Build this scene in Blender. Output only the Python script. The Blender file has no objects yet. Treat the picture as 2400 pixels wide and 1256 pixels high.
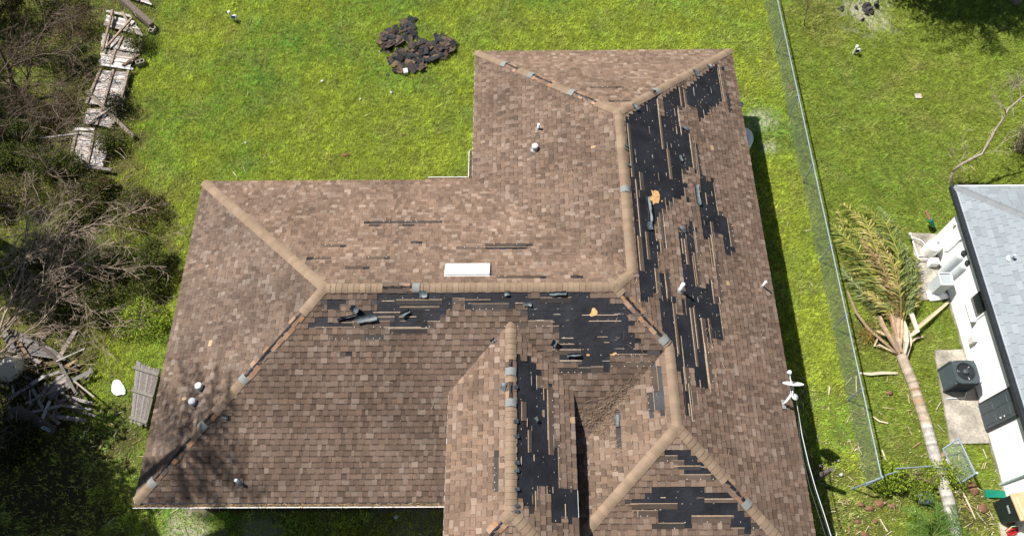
import bpy, math, random
import numpy as np
from mathutils import Vector, Matrix
random.seed(7); RNG = np.random.default_rng(7)
S = bpy.context.scene
C = S.collection
PI = math.pi

# ------------------------------------------------------------------ camera
CAM = Vector((9.5017, -3.5109, 22.1))
CR = Vector((0.99996349, -0.00225603, -0.00824188))
CU = Vector((0.00576184, 0.8902821, 0.45537301))
CF = Vector((-0.00631026, 0.45540387, -0.8902626))
FPX = 1801.04
cam = bpy.data.cameras.new('camera'); co = bpy.data.objects.new('camera', cam); C.objects.link(co)
cam.sensor_width = 36; cam.lens = FPX / 2400 * 36; cam.clip_end = 2000
m = Matrix((CR, CU, -CF)).transposed().to_4x4(); m.translation = CAM; co.matrix_world = m
S.camera = co
# ------------------------------------------------------------------ light
SUN_EL = 57.0
SH = Vector((-0.885, 0.465, 0)).normalized()          # horizontal direction towards the sun
w = bpy.data.worlds.new('World'); S.world = w; w.use_nodes = True
nt = w.node_tree
sky = nt.nodes.new('ShaderNodeTexSky'); sky.sky_type = 'NISHITA'; sky.sun_disc = False
sky.sun_elevation = math.radians(SUN_EL); sky.sun_rotation = math.atan2(SH.x, SH.y)
bg = nt.nodes['Background']; nt.links.new(sky.outputs[0], bg.inputs[0]); bg.inputs[1].default_value = 0.05
sl = bpy.data.lights.new('sun', 'SUN'); sl.energy = 5.0; sl.angle = math.radians(0.5); sl.color = (1, 0.955, 0.89)
so = bpy.data.objects.new('sun', sl); C.objects.link(so)
sd = (SH * math.cos(math.radians(SUN_EL)) + Vector((0, 0, math.sin(math.radians(SUN_EL))))).normalized()
so.rotation_euler = sd.to_track_quat('Z', 'Y').to_euler(); so.location = (0, 0, 40)
S.view_settings.view_transform = 'Standard'; S.view_settings.look = 'None'
S.view_settings.gamma = 1; S.view_settings.use_curve_mapping = False
S.view_settings.exposure = 0.72

# ------------------------------------------------------------------ helpers
def ray(px, py):
    return CF + CR * ((px - 1200) / FPX) - CU * ((py - 628) / FPX)
def G(px, py, z=0.0):
    """point of the photograph carried to the level z of the place"""
    d = ray(px, py); return CAM + d * ((z - CAM.z) / d.z)
def jit(c, a, b, q=random):
    k = q.uniform(a, b); return tuple(x * k for x in c)
def tag(o, label=None, cat=None, group=None, kind=None):
    if label: o['label'] = label
    if cat: o['category'] = cat
    if group: o['group'] = group
    if kind: o['kind'] = kind
    return o
def empty(name, loc, label, cat, group=None):
    o = bpy.data.objects.new(name, None); C.objects.link(o); o.location = loc
    o.empty_display_size = .2
    return tag(o, label, cat, group)
def par(o, parent):
    if parent is not None:
        o.parent = parent
        o.matrix_parent_inverse = Matrix.Translation(-parent.location) if parent.type == 'EMPTY' else Matrix.Identity(4)
    return o
class MB:
    def __init__(s): s.v = []; s.f = []; s.c = []; s.sm = []
    def face(s, pts, col=(1, 1, 1), sm=False):
        n = len(s.v); s.v += [tuple(p) for p in pts]; s.f.append(tuple(range(n, n + len(pts)))); s.c.append(col); s.sm.append(sm)
    def mesh(s, vs, fs, col=(1, 1, 1), sm=False):
        n = len(s.v); s.v += [tuple(p) for p in vs]
        for f in fs: s.f.append(tuple(i + n for i in f)); s.c.append(col); s.sm.append(sm)
    def box(s, c, sx, sy, sz, col=(1, 1, 1), rot=None, taper=1.0):
        vs = []
        for z in (-.5, .5):
            k = taper if z > 0 else 1
            for x, y in ((-.5, -.5), (.5, -.5), (.5, .5), (-.5, .5)):
                p = Vector((x * sx * k, y * sy * k, z * sz))
                if rot is not None: p = rot @ p
                vs.append(p + Vector(c))
        s.mesh(vs, [(3, 2, 1, 0), (4, 5, 6, 7), (0, 1, 5, 4), (1, 2, 6, 5), (2, 3, 7, 6), (3, 0, 4, 7)], col)
    def beam(s, a, b, wd, th, col=(1, 1, 1), roll=0):
        a = Vector(a); b = Vector(b); d = b - a; L = d.length
        q = d.to_track_quat('X', 'Z').to_matrix()
        if roll: q = q @ Matrix.Rotation(roll, 3, 'X')
        s.box((a + b) / 2, L, wd, th, col, q)
    def tube(s, pts, rs, n=6, col=(1, 1, 1), cap=True):
        pts = [Vector(p) for p in pts]
        if not hasattr(rs, '__len__'): rs = [rs] * len(pts)
        vs = []; up = Vector((0.13, 0.21, 1)).normalized()
        for i, p in enumerate(pts):
            d = (pts[min(i + 1, len(pts) - 1)] - pts[max(i - 1, 0)]).normalized()
            x = d.cross(up)
            if x.length < .05: x = d.cross(Vector((1, 0, 0)))
            x.normalize(); y = d.cross(x)
            for k in range(n):
                a = 2 * PI * k / n; vs.append(p + (x * math.cos(a) + y * math.sin(a)) * rs[i])
        fs = []
        for i in range(len(pts) - 1):
            for k in range(n):
                fs.append((i * n + k, i * n + (k + 1) % n, (i + 1) * n + (k + 1) % n, (i + 1) * n + k))
        s.mesh(vs, fs, col, n > 3)
        if cap: s.face([vs[k] for k in range(n)][::-1], col); s.face([vs[(len(pts) - 1) * n + k] for k in range(n)], col)
    def lathe(s, prof, n=24, col=(1, 1, 1), at=(0, 0, 0), rot=None, sm=True):
        vs = []; at = Vector(at)
        for r, z in prof:
            for k in range(n):
                a = 2 * PI * k / n; p = Vector((r * math.cos(a), r * math.sin(a), z))
                if rot is not None: p = rot @ p
                vs.append(p + at)
        fs = [(i * n + k, i * n + (k + 1) % n, (i + 1) * n + (k + 1) % n, (i + 1) * n + k) for i in range(len(prof) - 1) for k in range(n)]
        s.mesh(vs, fs, col, sm)
    def build(s, name, mat, parent=None, bevel=0, kind=None, weld=False):
        me = bpy.data.meshes.new(name); me.from_pydata(s.v, [], s.f)
        a = me.color_attributes.new('col', 'FLOAT_COLOR', 'CORNER')
        lt = np.array([len(f) for f in s.f]); cc = np.array([(c[0], c[1], c[2], 1.0) for c in s.c], dtype=np.float32)
        if len(lt): a.data.foreach_set('color', np.repeat(cc, lt, axis=0).ravel())
        me.polygons.foreach_set('use_smooth', np.array(s.sm, dtype=bool))
        me.materials.append(mat); me.update()
        o = bpy.data.objects.new(name, me); C.objects.link(o)
        if bevel:
            b = o.modifiers.new('bevel', 'BEVEL'); b.width = bevel; b.segments = 2; b.limit_method = 'ANGLE'
        par(o, parent)
        if kind: o['kind'] = kind
        return o
def np_tris(name, V, F, col, mat, parent=None, kind=None):
    """big mesh of triangles from numpy arrays, one colour per vertex"""
    me = bpy.data.meshes.new(name); me.vertices.add(len(V)); me.vertices.foreach_set('co', V.astype(np.float32).ravel())
    me.loops.add(F.size); me.loops.foreach_set('vertex_index', F.astype(np.int32).ravel())
    me.polygons.add(len(F)); me.polygons.foreach_set('loop_start', np.arange(0, F.size, F.shape[1], dtype=np.int32))
    me.update(calc_edges=True)
    a = me.color_attributes.new('col', 'FLOAT_COLOR', 'POINT')
    a.data.foreach_set('color', np.concatenate([col, np.ones((len(col), 1))], 1).astype(np.float32).ravel())
    me.materials.append(mat)
    o = bpy.data.objects.new(name, me); C.objects.link(o); par(o, parent)
    if kind: o['kind'] = kind
    return o
def inpoly(x, y, poly):
    x = np.asarray(x, float); y = np.asarray(y, float); c = np.zeros(x.shape, bool); n = len(poly)
    for i in range(n):
        x1, y1 = poly[i]; x2, y2 = poly[(i + 1) % n]
        if y1 == y2: continue
        t = ((y1 > y) != (y2 > y)) & (x < (x2 - x1) * (y - y1) / (y2 - y1) + x1)
        c ^= t
    return c
def fnoise(x, y, sc, seed=0, octs=3):
    """cheap smooth value noise on numpy arrays"""
    out = 0; amp = 1; tot = 0
    for o in range(octs):
        X = x / sc; Y = y / sc; xi = np.floor(X).astype(int); yi = np.floor(Y).astype(int); fx = X - xi; fy = Y - yi
        fx = fx * fx * (3 - 2 * fx); fy = fy * fy * (3 - 2 * fy)
        def h(a, b):
            v = np.sin(a * 127.1 + b * 311.7 + seed * 17.3 + o * 5.1) * 43758.5453
            return v - np.floor(v)
        out = out + amp * ((h(xi, yi) * (1 - fx) + h(xi + 1, yi) * fx) * (1 - fy) + (h(xi, yi + 1) * (1 - fx) + h(xi + 1, yi + 1) * fx) * fy)
        tot += amp; amp *= .5; sc = sc * .5
    return out / tot

# ------------------------------------------------------------------ materials
def mat(name, col=(.5, .5, .5), rough=.8, attr=False, n1=None, n2=None, bump=None, metal=0, spec=.3, transl=0, alpha=None):
    """col x vertex colour x two noises. n=(scale, amount, detail)"""
    M = bpy.data.materials.new(name); M.use_nodes = True; t = M.node_tree; N = t.nodes; L = t.links
    b = N['Principled BSDF']; b.inputs['Roughness'].default_value = rough; b.inputs['Metallic'].default_value = metal
    b.inputs['Specular IOR Level'].default_value = spec
    rgb = N.new('ShaderNodeRGB'); rgb.outputs[0].default_value = (*col, 1); cur = rgb.outputs[0]
    if attr:
        a = N.new('ShaderNodeAttribute'); a.attribute_name = 'col'
        mx = N.new('ShaderNodeMix'); mx.data_type = 'RGBA'; mx.blend_type = 'MULTIPLY'; mx.inputs[0].default_value = 1
        L.new(cur, mx.inputs[6]); L.new(a.outputs['Color'], mx.inputs[7]); cur = mx.outputs[2]
    tc = N.new('ShaderNodeTexCoord')
    geo = N.new('ShaderNodeNewGeometry')
    for i, n in enumerate((n1, n2)):
        if not n: continue
        ns = N.new('ShaderNodeTexNoise'); ns.inputs['Scale'].default_value = n[0]; ns.inputs['Detail'].default_value = n[2] if len(n) > 2 else 4
        L.new(geo.outputs['Position'], ns.inputs['Vector'])
        mr = N.new('ShaderNodeMapRange'); mr.inputs[1].default_value = .3; mr.inputs[2].default_value = .7
        mr.inputs[3].default_value = 1 - n[1]; mr.inputs[4].default_value = 1 + n[1]; L.new(ns.outputs[0], mr.inputs[0])
        vm = N.new('ShaderNodeVectorMath'); vm.operation = 'SCALE'; L.new(cur, vm.inputs[0]); L.new(mr.outputs[0], vm.inputs['Scale']); cur = vm.outputs[0]
    L.new(cur, b.inputs['Base Color'])
    if bump:
        ns = N.new('ShaderNodeTexNoise'); ns.inputs['Scale'].default_value = bump[0]; ns.inputs['Detail'].default_value = 4
        L.new(geo.outputs['Position'], ns.inputs['Vector'])
        bp = N.new('ShaderNodeBump'); bp.inputs['Strength'].default_value = bump[1]; bp.inputs['Distance'].default_value = bump[2] if len(bump) > 2 else .01
        L.new(ns.outputs[0], bp.inputs['Height']); L.new(bp.outputs[0], b.inputs['Normal'])
    if transl:
        tr = N.new('ShaderNodeBsdfTranslucent'); L.new(cur, tr.inputs[0]); ms = N.new('ShaderNodeMixShader'); ms.inputs[0].default_value = transl
        L.new(b.outputs[0], ms.inputs[1]); L.new(tr.outputs[0], ms.inputs[2]); L.new(ms.outputs[0], N['Material Output'].inputs[0])
    if alpha is not None:
        b.inputs['Alpha'].default_value = alpha
    return M
M_shingle = mat('shingle', (1, 1, 1), .92, True, (95, .34, 2), (.7, .22, 6), (260, .5, .004), spec=.2)
M_dark = mat('headlap_granules', (1, 1, 1), .9, True, (110, .35, 2), (2.5, .2), (260, .5, .004), spec=.25)
M_felt = mat('roofing_felt', (.0135, .0142, .0185), .62, False, (2.2, .5, 6), (30, .2), (9, .55, .02), spec=.35)
M_cap = mat('ridge_cap_granules', (1, 1, 1), .92, True, (120, .16, 2), (3, .12), (240, .4, .003), spec=.2)
M_paper = mat('torn_edge', (1, 1, 1), .85, True, (20, .25))
M_flap = mat('asphalt_back', (.075, .095, .105), .5, False, (9, .5, 5), (60, .3), (25, .6, .01), spec=.4)
M_wood = mat('bare_plywood', (.60, .34, .14), .8, False, (14, .32, 6), (70, .28), (40, .4, .004))
M_wall = mat('painted_stucco', (.46, .40, .33), .9, False, (3, .1), (60, .06), (40, .3, .005))
M_white = mat('white_paint', (.8, .8, .79), .5, False, (4, .05))
M_wwall = mat('white_stucco', (.80, .80, .79), .8, False, (2, .04), (50, .03), (60, .25, .004))
M_fascia = mat('aluminium_white', (.72, .72, .72), .45, False, (5, .06))
M_ground = None
M_grass = mat('grass_blades', (1, 1, 1), .7, True, transl=.4, spec=.2)
M_leaf = mat('leaves', (1, 1, 1), .7, True, transl=.35, spec=.12)
M_bark = mat('grey_bark', (1, 1, 1), .85, True, (14, .3), (60, .2))
M_oldwood = mat('weathered_wood', (1, 1, 1), .85, True, (18, .28, 6), (90, .2, 3), (60, .5, .006))
M_galv = mat('galvanised_steel', (.22, .275, .32), .5, False, (9, .15), metal=.15, spec=.4)
M_wire = mat('fence_wire', (.25, .31, .31), .5, False, metal=.2, spec=.3)
M_conc = mat('concrete', (.30, .275, .23), .9, False, (1.9, .42, 6), (14, .22, 4), (50, .3, .004))
M_groof = mat('grey_shingle', (1, 1, 1), .9, True, (80, .10, 2), (1.2, .05), (200, .3, .003))
M_blackmetal = mat('dark_painted_metal', (.022, .026, .03), .45, False, (8, .2), spec=.4)
M_acgrey = mat('unit_grey_paint', (.050, .066, .074), .45, False, (8, .1), spec=.4)
M_poly = mat('grey_plastic', (1, 1, 1), .45, True, (6, .05), spec=.4)
M_pipe = mat('pvc', (.78, .78, .76), .4, False, (10, .08))
M_dish = mat('dish_paint', (.74, .75, .75), .45, False, (9, .05))
M_needle = mat('pine_needles', (1, 1, 1), .85, True, (30, .3))
M_glass = mat('window_glass', (.02, .025, .03), .08, spec=.8)
M_cable = mat('cable', (1, 1, 1), .5, True)
M_palm = mat('palm_trunk', (1, 1, 1), .85, True, (10, .18, 5), (60, .15), (30, .5, .01))
M_binb = mat('bin_plastic', (.012, .022, .02), .5, False, (5, .2), spec=.4)
M_bint = mat('bin_lid_plastic', (.48, .34, .2), .5, False, (5, .08), spec=.4)
M_plastic = mat('plastic_sheet', (.78, .78, .8), .35, False, (8, .1), (30, .06), (12, .8, .03))

# ------------------------------------------------------------------ ground and lawn
def relief(x, y):
    return .05 * (fnoise(x, y, 3.1, 3) - .5) + .02 * (fnoise(x, y, .6, 5) - .5)
LEFT = [(-900, -900), (395, -900), (372, 0), (330, 130), (300, 300), (330, 400), (400, 480), (425, 560), (405, 700), (250, 830), (200, 900), (160, 990), (60, 1030), (-60, 1100), (-900, 1100)]
LEFTW = [tuple(G(*p).xy) for p in [(-500, -300), (385, -300), (372, 0), (330, 130), (300, 300), (330, 400), (400, 480), (425, 560), (405, 700), (250, 830), (200, 900), (160, 990), (60, 1030), (-60, 1100), (-500, 1150)]]
def pxg(px, py): p = G(px, py); return p.x, p.y
SAND = [(1785, 285, .6, .5), (1795, 345, .35, .4), (425, 1235, .8, .22), (610, 1250, .5, .3), (440, 1256, .8, .4), (1010, 1195, 1.2, .2), (1300, 1220, .5, .5), (180, 300, .3, .3), (2035, 25, 1.1, .5)]
SOIL_SHADE = [(90, 1130, 2.6, .88), (250, 1060, 1.3, .75), (200, 1230, 1.6, .75), (700, 1230, 3.4, .4), (950, 1230, 2, .45), (60, 1240, 1.5, .5), (250, 850, .9, .4), (2100, 1130, 1.4, .35), (2070, 1180, 1.2, .35), (2010, 1235, 1.2, .5), (2050, 780, .9, .6), (1960, 1120, .6, .5), (2240, 1140, .7, .5), (2260, 1200, .9, .7), (200, 1010, 1.3, .5), (290, 970, .8, .5), (320, 330, .5, .8), (350, 230, .35, .5), (1888, 70, .7, .35), (2270, 420, .6, .35), (1990, 920, .5, .4), (900, 305, .3, .3), (780, 370, .25, .35), (2190, 300, .5, .25), (1960, 30, 1.2, .35), (2350, 1060, .5, .4), (400, 440, 1.0, .4), (330, 270, .5, .7)]  # bare soil; lower-left and front-eave patches also painted dark to deepen the shade
SANDW = [(*pxg(a, b), r, k) for a, b, r, k in SAND]; SOIL_SHADEW = [(*pxg(a, b), r, k) for a, b, r, k in SOIL_SHADE]
def covers(x, y):
    """grass cover 0..1, bare soil with painted-in shade 0..1, sand 0..1"""
    x = np.asarray(x, float); y = np.asarray(y, float)
    xn = x + .9 * (fnoise(x, y, .9, 11) - .5); yn = y + .9 * (fnoise(x, y, .9, 12) - .5)
    left = inpoly(xn, yn, LEFTW).astype(float)
    sand = np.zeros(x.shape); bare = np.zeros(x.shape)
    nz = fnoise(x, y, .35, 21, 3) - .5
    for cx, cy, r, k in SANDW:
        d = np.hypot(x - cx, y - cy) / r; sand = np.maximum(sand, np.clip((1.25 - d + nz * 1.4) * 1.2, 0, 1) * k)
    for cx, cy, r, k in SOIL_SHADEW:
        d = np.hypot(x - cx, y - cy) / r; bare = np.maximum(bare, np.clip((1.2 - d + nz * 1.6) * 1.2, 0, 1) * k)
    under = inpoly(x, y, [(.2, .2), (.2, 9.3), (8.4, 9.3), (8.4, 14.4), (16.5, 14.4), (16.5, -3), (9, -3), (8, .2)]).astype(float)
    bare = np.maximum(bare, left * (.62 + .5 * nz))
    return np.clip(1 - bare - sand - under, 0, 1), np.clip(np.maximum(bare, under), 0, 1), sand, left
def ground():
    fx = np.arange(-14, 32.01, .14); fy = np.arange(-5, 23.01, .14)
    ex = np.array([-700, -300, -120, -60, -35, -22, -17]); ey = np.array([-700, -300, -120, -60, -30, -15, -8])
    xs = np.concatenate([ex, fx, 33 + np.array([3, 8, 20, 50, 120, 300, 700])]); ys = np.concatenate([ey, fy, 24 + np.array([3, 8, 20, 50, 120, 300, 700])])
    X, Y = np.meshgrid(xs, ys); X = X.ravel(); Y = Y.ravel(); Z = relief(X, Y)
    nx = len(xs); ny = len(ys); i = np.arange(nx * ny).reshape(ny, nx)
    F = np.stack([i[:-1, :-1].ravel(), i[:-1, 1:].ravel(), i[1:, 1:].ravel(), i[1:, :-1].ravel()], 1)
    g, b, s, l = covers(X, Y)
    col = np.stack([b, s, l], 1)
    M = bpy.data.materials.new('ground_soil'); M.use_nodes = True; N = M.node_tree.nodes; L = M.node_tree.links; B = N['Principled BSDF']; B.inputs['Roughness'].default_value = .95
    B.inputs['Specular IOR Level'].default_value = .1
    a = N.new('ShaderNodeAttribute'); a.attribute_name = 'col'; sp = N.new('ShaderNodeSeparateColor'); L.new(a.outputs['Color'], sp.inputs[0])
    geo = N.new('ShaderNodeNewGeometry')
    def ramp(scale, c1, c2, det=6, lo=.35, hi=.65):
        n = N.new('ShaderNodeTexNoise'); n.inputs['Scale'].default_value = scale; n.inputs['Detail'].default_value = det; L.new(geo.outputs['Position'], n.inputs['Vector'])
        r = N.new('ShaderNodeValToRGB'); r.color_ramp.elements[0].position = lo; r.color_ramp.elements[1].position = hi
        r.color_ramp.elements[0].color = (*c1, 1); r.color_ramp.elements[1].color = (*c2, 1); L.new(n.outputs[0], r.inputs[0]); return r.outputs[0]
    def mix(f, x, y):
        q = N.new('ShaderNodeMix'); q.data_type = 'RGBA'
        L.new(f, q.inputs[0]); L.new(x, q.inputs[6]); L.new(y, q.inputs[7]); return q.outputs[2]
    gr = ramp(9, (.075, .095, .016), (.16, .19, .03)); so_ = ramp(25, (.014, .010, .007), (.065, .045, .028)); sa = ramp(40, (.30, .27, .22), (.62, .59, .52))
    c = mix(sp.outputs[0], gr, so_); c = mix(sp.outputs[1], c, sa); L.new(c, B.inputs['Base Color'])
    n = N.new('ShaderNodeTexNoise'); n.inputs['Scale'].default_value = 30; n.inputs['Detail'].default_value = 6; L.new(geo.outputs['Position'], n.inputs['Vector'])
    bp = N.new('ShaderNodeBump'); bp.inputs['Strength'].default_value = .8; bp.inputs['Distance'].default_value = .03; L.new(n.outputs[0], bp.inputs['Height']); L.new(bp.outputs[0], B.inputs['Normal'])
    V = np.stack([X, Y, Z], 1); o = np_tris('ground', V, F, col, M); tag(o, kind='structure')
ground()
PADS = []   # world polygons where no grass grows
def grass():
    N = 560000
    x = RNG.uniform(-13, 31.5, N); y = RNG.uniform(-3.6, 21, N)
    # keep what the picture could show (with a margin)
    d = np.stack([x - CAM.x, y - CAM.y, np.full(N, -CAM.z)], 1)
    zz = d @ np.array(CF); u = 1200 + FPX * (d @ np.array(CR)) / zz; v = 628 - FPX * (d @ np.array(CU)) / zz
    k = (u > -90) & (u < 2490) & (v > -90) & (v < 1340)
    for P in [[(.6, .6), (.6, 8.8), (8.8, 8.8), (8.8, 14), (16.2, 14), (16.2, -3), (9, -3), (8.5, .6)], [(23.08, -3), (23.08, 9.0), (31, 9.0), (31, -3)]] + PADS: k &= ~inpoly(x, y, P)
    x = x[k]; y = y[k]
    g, b, s, l = covers(x, y); cl = fnoise(x, y, .22, 31, 2)
    k = RNG.random(len(x)) < np.clip(g * (1.15 - .0 * cl), 0, 1) * np.where(cl > .33, 1, .7); x, y, l, b = x[k], y[k], l[k], b[k]
    n = len(x); z = relief(x, y)
    big = fnoise(x, y, 2.6, 41, 3); med = fnoise(x, y, .7, 42, 2); fine = fnoise(x, y, .16, 43, 2)
    h = (.035 + .055 * fine + .03 * med) * RNG.uniform(.6, 1.3, n)
    nb = 3; V = []; col = []
    lush = np.clip((big - .40) * 2.6 + (med - .5) * 1.5, 0, 1)
    yard = (x > 19.3).astype(float)
    c0 = np.array([.47, .555, .078]); c1 = np.array([.25, .45, .085]); cy = np.array([.54, .46, .19]); cn = np.array([.25, .335, .055])
    base = c0 * (1 - lush)[:, None] + c1 * lush[:, None]
    base = base * (1 - .72 * yard)[:, None] + cn * (.72 * yard)[:, None]
    dry = np.clip((med - .55) * 3 + b * 1.2, 0, .75) * RNG.random(n); base = base * (1 - dry)[:, None] + cy * dry[:, None]
    base = base * (.52 + .92 * fine)[:, None] * (.78 + .44 * fnoise(x, y, .42, 47, 2))[:, None] * RNG.uniform(.75, 1.25, n)[:, None]
    for i in range(nb):
        a = RNG.uniform(0, 2 * PI, n); lean = RNG.uniform(.3, 1.15, n) * h; bx = x + RNG.normal(0, .022, n); by = y + RNG.normal(0, .022, n)
        hw = RNG.uniform(.006, .0115, n); px = -np.sin(a) * hw; py = np.cos(a) * hw
        r = RNG.uniform(.6, 1.3, n)
        V.append(np.stack([np.stack([bx - px, by - py, z], 1), np.stack([bx + px, by + py, z], 1), np.stack([bx + np.cos(a) * lean * r, by + np.sin(a) * lean * r, z + h * r], 1)], 1))
        col.append(np.repeat((base * RNG.uniform(.8, 1.2, n)[:, None])[:, None, :], 3, 1))
    V = np.concatenate(V).reshape(-1, 3); col = np.concatenate(col).reshape(-1, 3)
    F = np.arange(len(V)).reshape(-1, 3)
    o = np_tris('grass', V, F, col, M_grass); tag(o, 'short bright green lawn grass', 'grass', kind='stuff')
PADS.append([pxg(2188, 822), pxg(2262, 822), pxg(2328, 1038), pxg(2225, 1040)])
PADS.append([pxg(2138, 548), pxg(2195, 548), pxg(2240, 700), pxg(2150, 706)])
grass()

# ------------------------------------------------------------------ roof geometry
EZ = 2.6; SL = .5035; XE = 16.666; DD = 9.469; XN = 8.164; YN = 14.563; W2 = 6.828; YS2 = -2.038; WN = XE - XN
CX, CH, CZR = 9.34, 1.54, 1.986                       # centre wing: ridge x, half width, ridge height above the eaves
CYS = -.589; CYN = CZR / SL; CZE = CZR - SL * CH; CYE = CZE / SL
PL = {}
def plane(name, o, ud, vd, ez, polys):
    """eave point, direction along the eave, horizontal direction up the slope, convex pieces in plan"""
    o = Vector((o[0], o[1], EZ + ez)); u = Vector((*ud, 0)); v = Vector((*vd, SL)).normalized(); n = u.cross(v)
    if n.z < 0: n = -n
    kk = math.sqrt(1 + SL * SL)
    P = dict(o=o, u=u, v=v, n=n)
    def uv(x, y): return ((x - o.x) * ud[0] + (y - o.y) * ud[1], ((x - o.x) * vd[0] + (y - o.y) * vd[1]) * kk)
    P['polys'] = [[uv(*q) for q in pl] for pl in polys]; PL[name] = P
R_ = (XE - W2 / 2, W2 / 2); S_ = (XE - W2 / 2, YS2 + W2 / 2); M_ = (XE - DD / 2, DD / 2); NS = (XE - WN / 2, DD - WN / 2); NA = (XE - WN / 2, YN - WN / 2); WA = (DD / 2, DD / 2); XR = XE - W2
plane('west', (0, 0), (0, 1), (1, 0), 0, [[(0, 0), WA, (0, DD)]])
plane('south', (0, 0), (1, 0), (0, 1), 0, [[(0, 0), WA, M_, (M_[0], 0)][:3] + [(M_[0], M_[0] - XR), (XR, 0)], [M_, R_, (M_[0], M_[0] - XR)]])
plane('north', (0, DD), (1, 0), (0, -1), 0, [[(0, DD), WA, (M_[0], M_[1]), (M_[0], DD + XN - M_[0]), (XN, DD)], [M_, NS, (M_[0], DD + XN - M_[0])]])
plane('wing_west', (XN, DD), (0, 1), (1, 0), 0, [[(XN, DD), (NS[0], NS[1]), NA, (XN, YN)]])
plane('wing_north', (XN, YN), (1, 0), (0, -1), 0, [[(XN, YN), NA, (XE, YN)]])
plane('east', (XE, YS2), (0, 1), (-1, 0), 0, [[(XE, YS2), S_, (R_[0], R_[1]), (XE, R_[1])], [(XE, R_[1]), R_, M_, (XE, M_[1])], [(XE, M_[1]), M_, NS, (XE, NS[1])], [(XE, NS[1]), NS, NA, (XE, NA[1])], [(XE, NA[1]), NA, (XE, YN)]])
plane('right_west', (XR, YS2), (0, 1), (1, 0), 0, [[(XR, YS2), S_, R_, (XR, 0)]])
plane('right_south', (XR, YS2), (1, 0), (0, 1), 0, [[(XR, YS2), S_, (XE, YS2)]])
plane('centre_west', (CX - CH, CYE), (0, 1), (1, 0), CZE, [[(CX - CH, CYE), (CX, CYN), (CX, CYS), (CX - CH, CYS - CH)]])
plane('centre_east', (CX + CH, CYE), (0, 1), (-1, 0), CZE, [[(CX + CH, CYE), (CX, CYN), (CX, CYS), (CX + CH, CYS - CH)]])
plane('centre_south', (CX - CH, CYS - CH), (1, 0), (0, 1), CZE, [[(CX - CH, CYS - CH), (CX, CYS), (CX + CH, CYS - CH)]])
def onp(pn, px, py, h=0):
    P = PL[pn]; d = ray(px, py); return CAM + d * (((P['o'] + P['n'] * h - CAM) @ P['n']) / (d @ P['n'])) if False else CAM + d * ((P['o'] + P['n'] * h - CAM).dot(P['n']) / d.dot(P['n']))
def puv(pn, px, py):
    P = PL[pn]; q = onp(pn, px, py) - P['o']; return (q.dot(P['u']), q.dot(P['v']))
def P3(pn, u, v, h=0):
    P = PL[pn]; return P['o'] + P['u'] * u + P['v'] * v + P['n'] * h
def clip(poly, conv):
    """poly clipped by a convex polygon"""
    ar = sum(conv[i][0] * conv[(i + 1) % len(conv)][1] - conv[(i + 1) % len(conv)][0] * conv[i][1] for i in range(len(conv)))
    out = poly
    for i in range(len(conv)):
        a = conv[i]; b = conv[(i + 1) % len(conv)]
        def sd_(p): return ((b[0] - a[0]) * (p[1] - a[1]) - (b[1] - a[1]) * (p[0] - a[0])) * (1 if ar > 0 else -1)
        res = []
        for k in range(len(out)):
            p, q = out[k], out[(k + 1) % len(out)]; sp, sq = sd_(p), sd_(q)
            if sp >= 0: res.append(p)
            if (sp > 0 and sq < 0) or (sp < 0 and sq > 0):
                t = sp / (sp - sq); res.append((p[0] + (q[0] - p[0]) * t, p[1] + (q[1] - p[1]) * t))
        out = res
        if len(out) < 3: return []
    return out
def area(p): return abs(sum(p[i][0] * p[(i + 1) % len(p)][1] - p[(i + 1) % len(p)][0] * p[i][1] for i in range(len(p)))) / 2

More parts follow.
